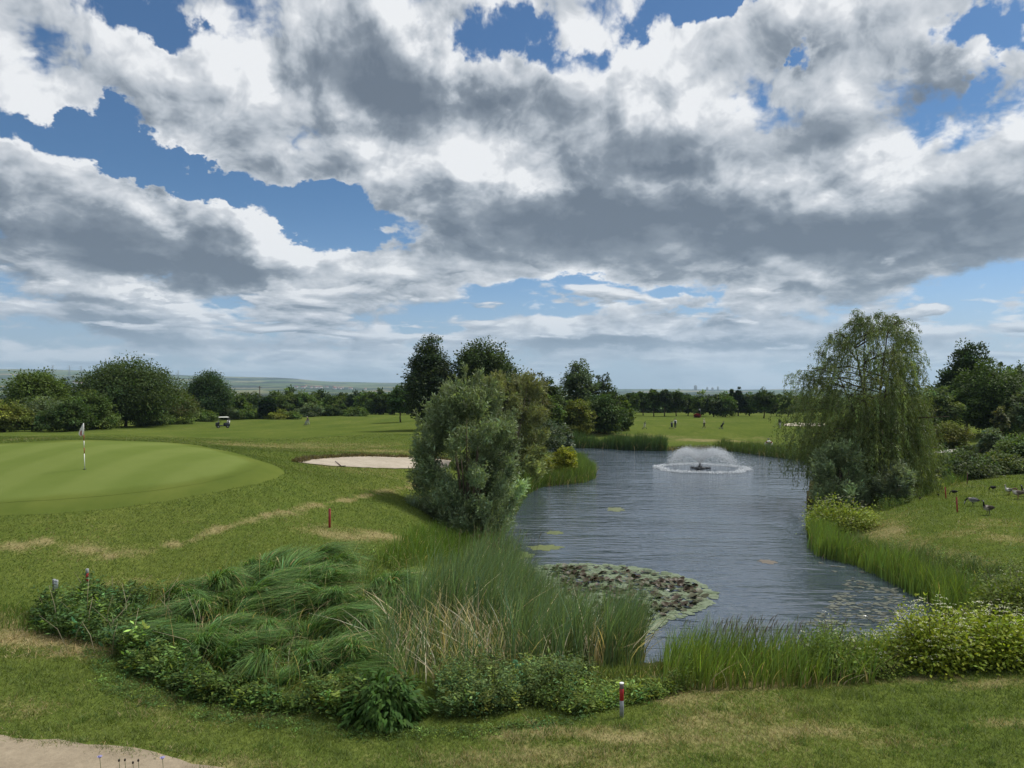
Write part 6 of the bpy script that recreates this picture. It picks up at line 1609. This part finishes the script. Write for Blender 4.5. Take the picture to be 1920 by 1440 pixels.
# ------------------------------------------------------------------ things far off on the plain
x, y = at(487, 420); z = ground(x, y)
root = empty('utility_pole', (x, y, z), 'wooden utility pole with a short crossbar above the tree belt on the left', 'utility pole')
hh = ztop(724, y) - z; mb = MB(); mb.tube([(0, 0, 0), (0, 0, hh)], [.32, .24], 8); mb.build('pole', BARK, root)
mb = MB(); mb.box((0, 0, hh - .5), (2.4, .2, .2)); mb.build('crossbar', BARK, root)
def pylon(label, px, Y, toppy):
    x, y = at(px, Y); z = ground(x, y); h = max(30.0, ztop(toppy, Y) - z); mb = MB(); w = h * .09
    for sx in (1, -1):
        for sy in (1, -1): mb.tube([(sx * w, sy * w, 0), (sx * w * .3, sy * w * .3, h * .6), (sx * w * .08, sy * w * .08, h)], .9, 4)
    for k in range(7):
        a, b = k / 7 * h * .6, (k + 1) / 7 * h * .6; wa, wb = w * (1 - .7 * k / 7), w * (1 - .7 * (k + 1) / 7); s = 1 if k % 2 else -1
        mb.tube([(s * wa, -wa, a), (-s * wb, -wb, b)], .5, 4); mb.tube([(s * wa, wa, a), (-s * wb, wb, b)], .5, 4)
    for q, l in ((.66, .20), (.80, .26), (.93, .16)): mb.tube([(-h * l, 0, h * q), (0, 0, h * (q + .03)), (h * l, 0, h * q)], .6, 4)
    tag(mb.build('pylon', STEEL, None, (x, y, z)), label, 'pylon', 'pylons on the far hills')
for px, tp, lab in [(99, 684, 'faint lattice pylon nearest the left picture edge on the far hills'), (130, 685, 'faint lattice pylon in the middle of three on the left hills'), (152, 686, 'faint lattice pylon just left of the large round tree'),
                    (334, 694, 'faint lattice pylon between the two dark trees on the left'), (414, 697, 'faint lattice pylon right above the ragged dark tree')]:
    pylon(lab, px, 6000, tp)
def block(label, px, Y, w, hpx):
    x, y = at(px, Y); z = ground(x, y); ww = w / F_PX * Y; h = hpx / F_PX * Y + 12
    root = empty('tower_block', (x, y, z), label, 'building', 'towers on the far skyline')
    mb = MB()
    mb.box((0, 0, h / 2), (ww, ww * .7, h), col=(.34, .35, .36), bev=1.0)
    for k in range(int(h / 6)): mb.box((0, 0, 3 + k * 6), (ww * 1.01, ww * .72, 2.2), col=(.12, .13, .14))
    mb.build('wall', VC, root)
    mb = MB(); mb.box((0, 0, h + 2), (ww * .4, ww * .4, 4), col=(.25, .25, .26), bev=.5); mb.build('roof', VC, root)
for px, w, hp, lab in [(1304, 5, 8, 'tallest faint tower block on the far skyline above the bright fairway'), (1326, 3, 5, 'small faint tower block in the middle of the skyline group'), (1336, 4, 4, 'low wide faint block right of the small tower block'), (1346, 3, 6, 'slim faint tower block at the right end of the skyline group')]:
    block(lab, px, 8000, w, hp)
WALLM = pmat('house_wall', (.62, .60, .55), .8, noise_amt=.1, noise_scale=2); ROOFM = pmat('house_roof', (.24, .10, .07), .8, noise_amt=.2, noise_scale=2)
hm = MB(); hm.box((0, 0, 3), (12, 9, 6)); hw = mesh_data('wall', np.vstack(hm.V), [np.vstack(hm.F4)], WALLM)
hm = MB(); hm.add([(-6.4, -5, 6.01), (6.4, -5, 6.01), (6.4, 5, 6.01), (-6.4, 5, 6.01), (-6.4, 0, 10), (6.4, 0, 10)], F3=[(0, 4, 3), (1, 2, 5)], F4=[(0, 1, 5, 4), (2, 3, 4, 5), (0, 3, 2, 1)]); hr = mesh_data('roof', np.vstack(hm.V), [np.vstack(hm.F3), np.vstack(hm.F4)], ROOFM)
for k in range(30):
    px = rng.uniform(545, 690) if k < 22 else rng.uniform(130, 160); Y = rng.uniform(4600, 5400) if k < 22 else rng.uniform(4300, 4700); x, y = at(px, Y)
    r = empty('house', (x, y, ground(x, y) - .5), 'tiny pale house with a reddish roof in the village on the far plain', 'house', 'houses of the far village', rz=rng.uniform(-.6, .6)); r.scale = (1.3,) * 3
    link(bpy.data.objects.new('wall', hw), r); link(bpy.data.objects.new('roof', hr), r)

# ------------------------------------------------------------------ wild flowers by the path
def scabious(label, px, py, Y, col, hd=.035, dark=False):
    x, y = at(px, Y); z = ground(x, y); zt = ztop(py, Y)
    root = empty('wild_flower', (x, y, z), label, 'flower', 'wild flowers by the sandy path'); h = zt - z
    mb = MB(); mb.tube([(.06, 0, 0), (.03, .02, h * .5), (0, 0, h)], [.006, .005, .004], 5, col=(.09, .12, .04)); mb.build('stem', BLADE, root)
    mb = MB(); mb.tube([(0, 0, h - .01), (0, 0, h + .012), (0, 0, h + .03)], [hd * .6, hd * .8, hd * .3], 10, col=col if not dark else (.05, .04, .035))
    if not dark:
        for k in range(16):
            a = k * .3927; d = np.array([math.cos(a), math.sin(a), .12]); s = np.array([-math.sin(a), math.cos(a), 0]); b0 = np.array([0, 0, h + .01])
            mb.add([b0, b0 + d * hd * .9 - s * .012, b0 + d * hd * 1.25, b0 + d * hd * .9 + s * .012], F4=[(0, 1, 2, 3)], col=col)
    mb.build('flower_head', BLADE, root)
scabious('pale violet wild flower by the sandy path, left of two', 190, 1417, 12.6, (.36, .34, .62)); scabious('pale violet wild flower by the sandy path, right of two', 307, 1419, 12.6, (.36, .34, .62))
for px, py in ((226, 1424), (237, 1423), (252, 1428), (262, 1424)): scabious('thin stalk with a dark seed head by the sandy path', px, py, 12.4, (.05, .04, .035), .022, True)

# ------------------------------------------------------------------ the air: even haze over the whole landscape
hz = bpy.data.materials.new('haze'); hz.use_nodes = True; nt = hz.node_tree; nt.nodes.clear()
out = nt.nodes.new('ShaderNodeOutputMaterial'); pv = nt.nodes.new('ShaderNodeVolumePrincipled')
pv.inputs['Color'].default_value = (.58, .78, 1.0, 1); pv.inputs['Density'].default_value = 6.5e-5; pv.inputs['Anisotropy'].default_value = .2
nt.links.new(pv.outputs[0], out.inputs['Volume'])
mb = MB(); mb.box((0, 0, 180), (34000, 34000, 560)); o = mb.build('haze', hz); tag(o, kind='stuff')

# ------------------------------------------------------------------ camera and view
cam = bpy.data.cameras.new('camera'); co = bpy.data.objects.new('camera', cam); link(co)
cam.sensor_width = 36.0; cam.lens = 36.0 * F_PX / 1920.0
cam.clip_start = 0.1; cam.clip_end = 40000.0
co.location = (0, 0, CAM_Z)
co.rotation_euler = (math.radians(90) + math.atan((HY - 720) / F_PX), 0, 0)
scene.camera = co
scene.render.engine = 'CYCLES'
scene.view_settings.view_transform = 'Standard'; scene.view_settings.look = 'None'
scene.view_settings.exposure = 0.42; scene.view_settings.gamma = 1.0
scene.cycles.max_bounces = 8; scene.cycles.transparent_max_bounces = 8
scene.cycles.diffuse_bounces = 3; scene.cycles.glossy_bounces = 3; scene.cycles.transmission_bounces = 4; scene.cycles.volume_bounces = 1
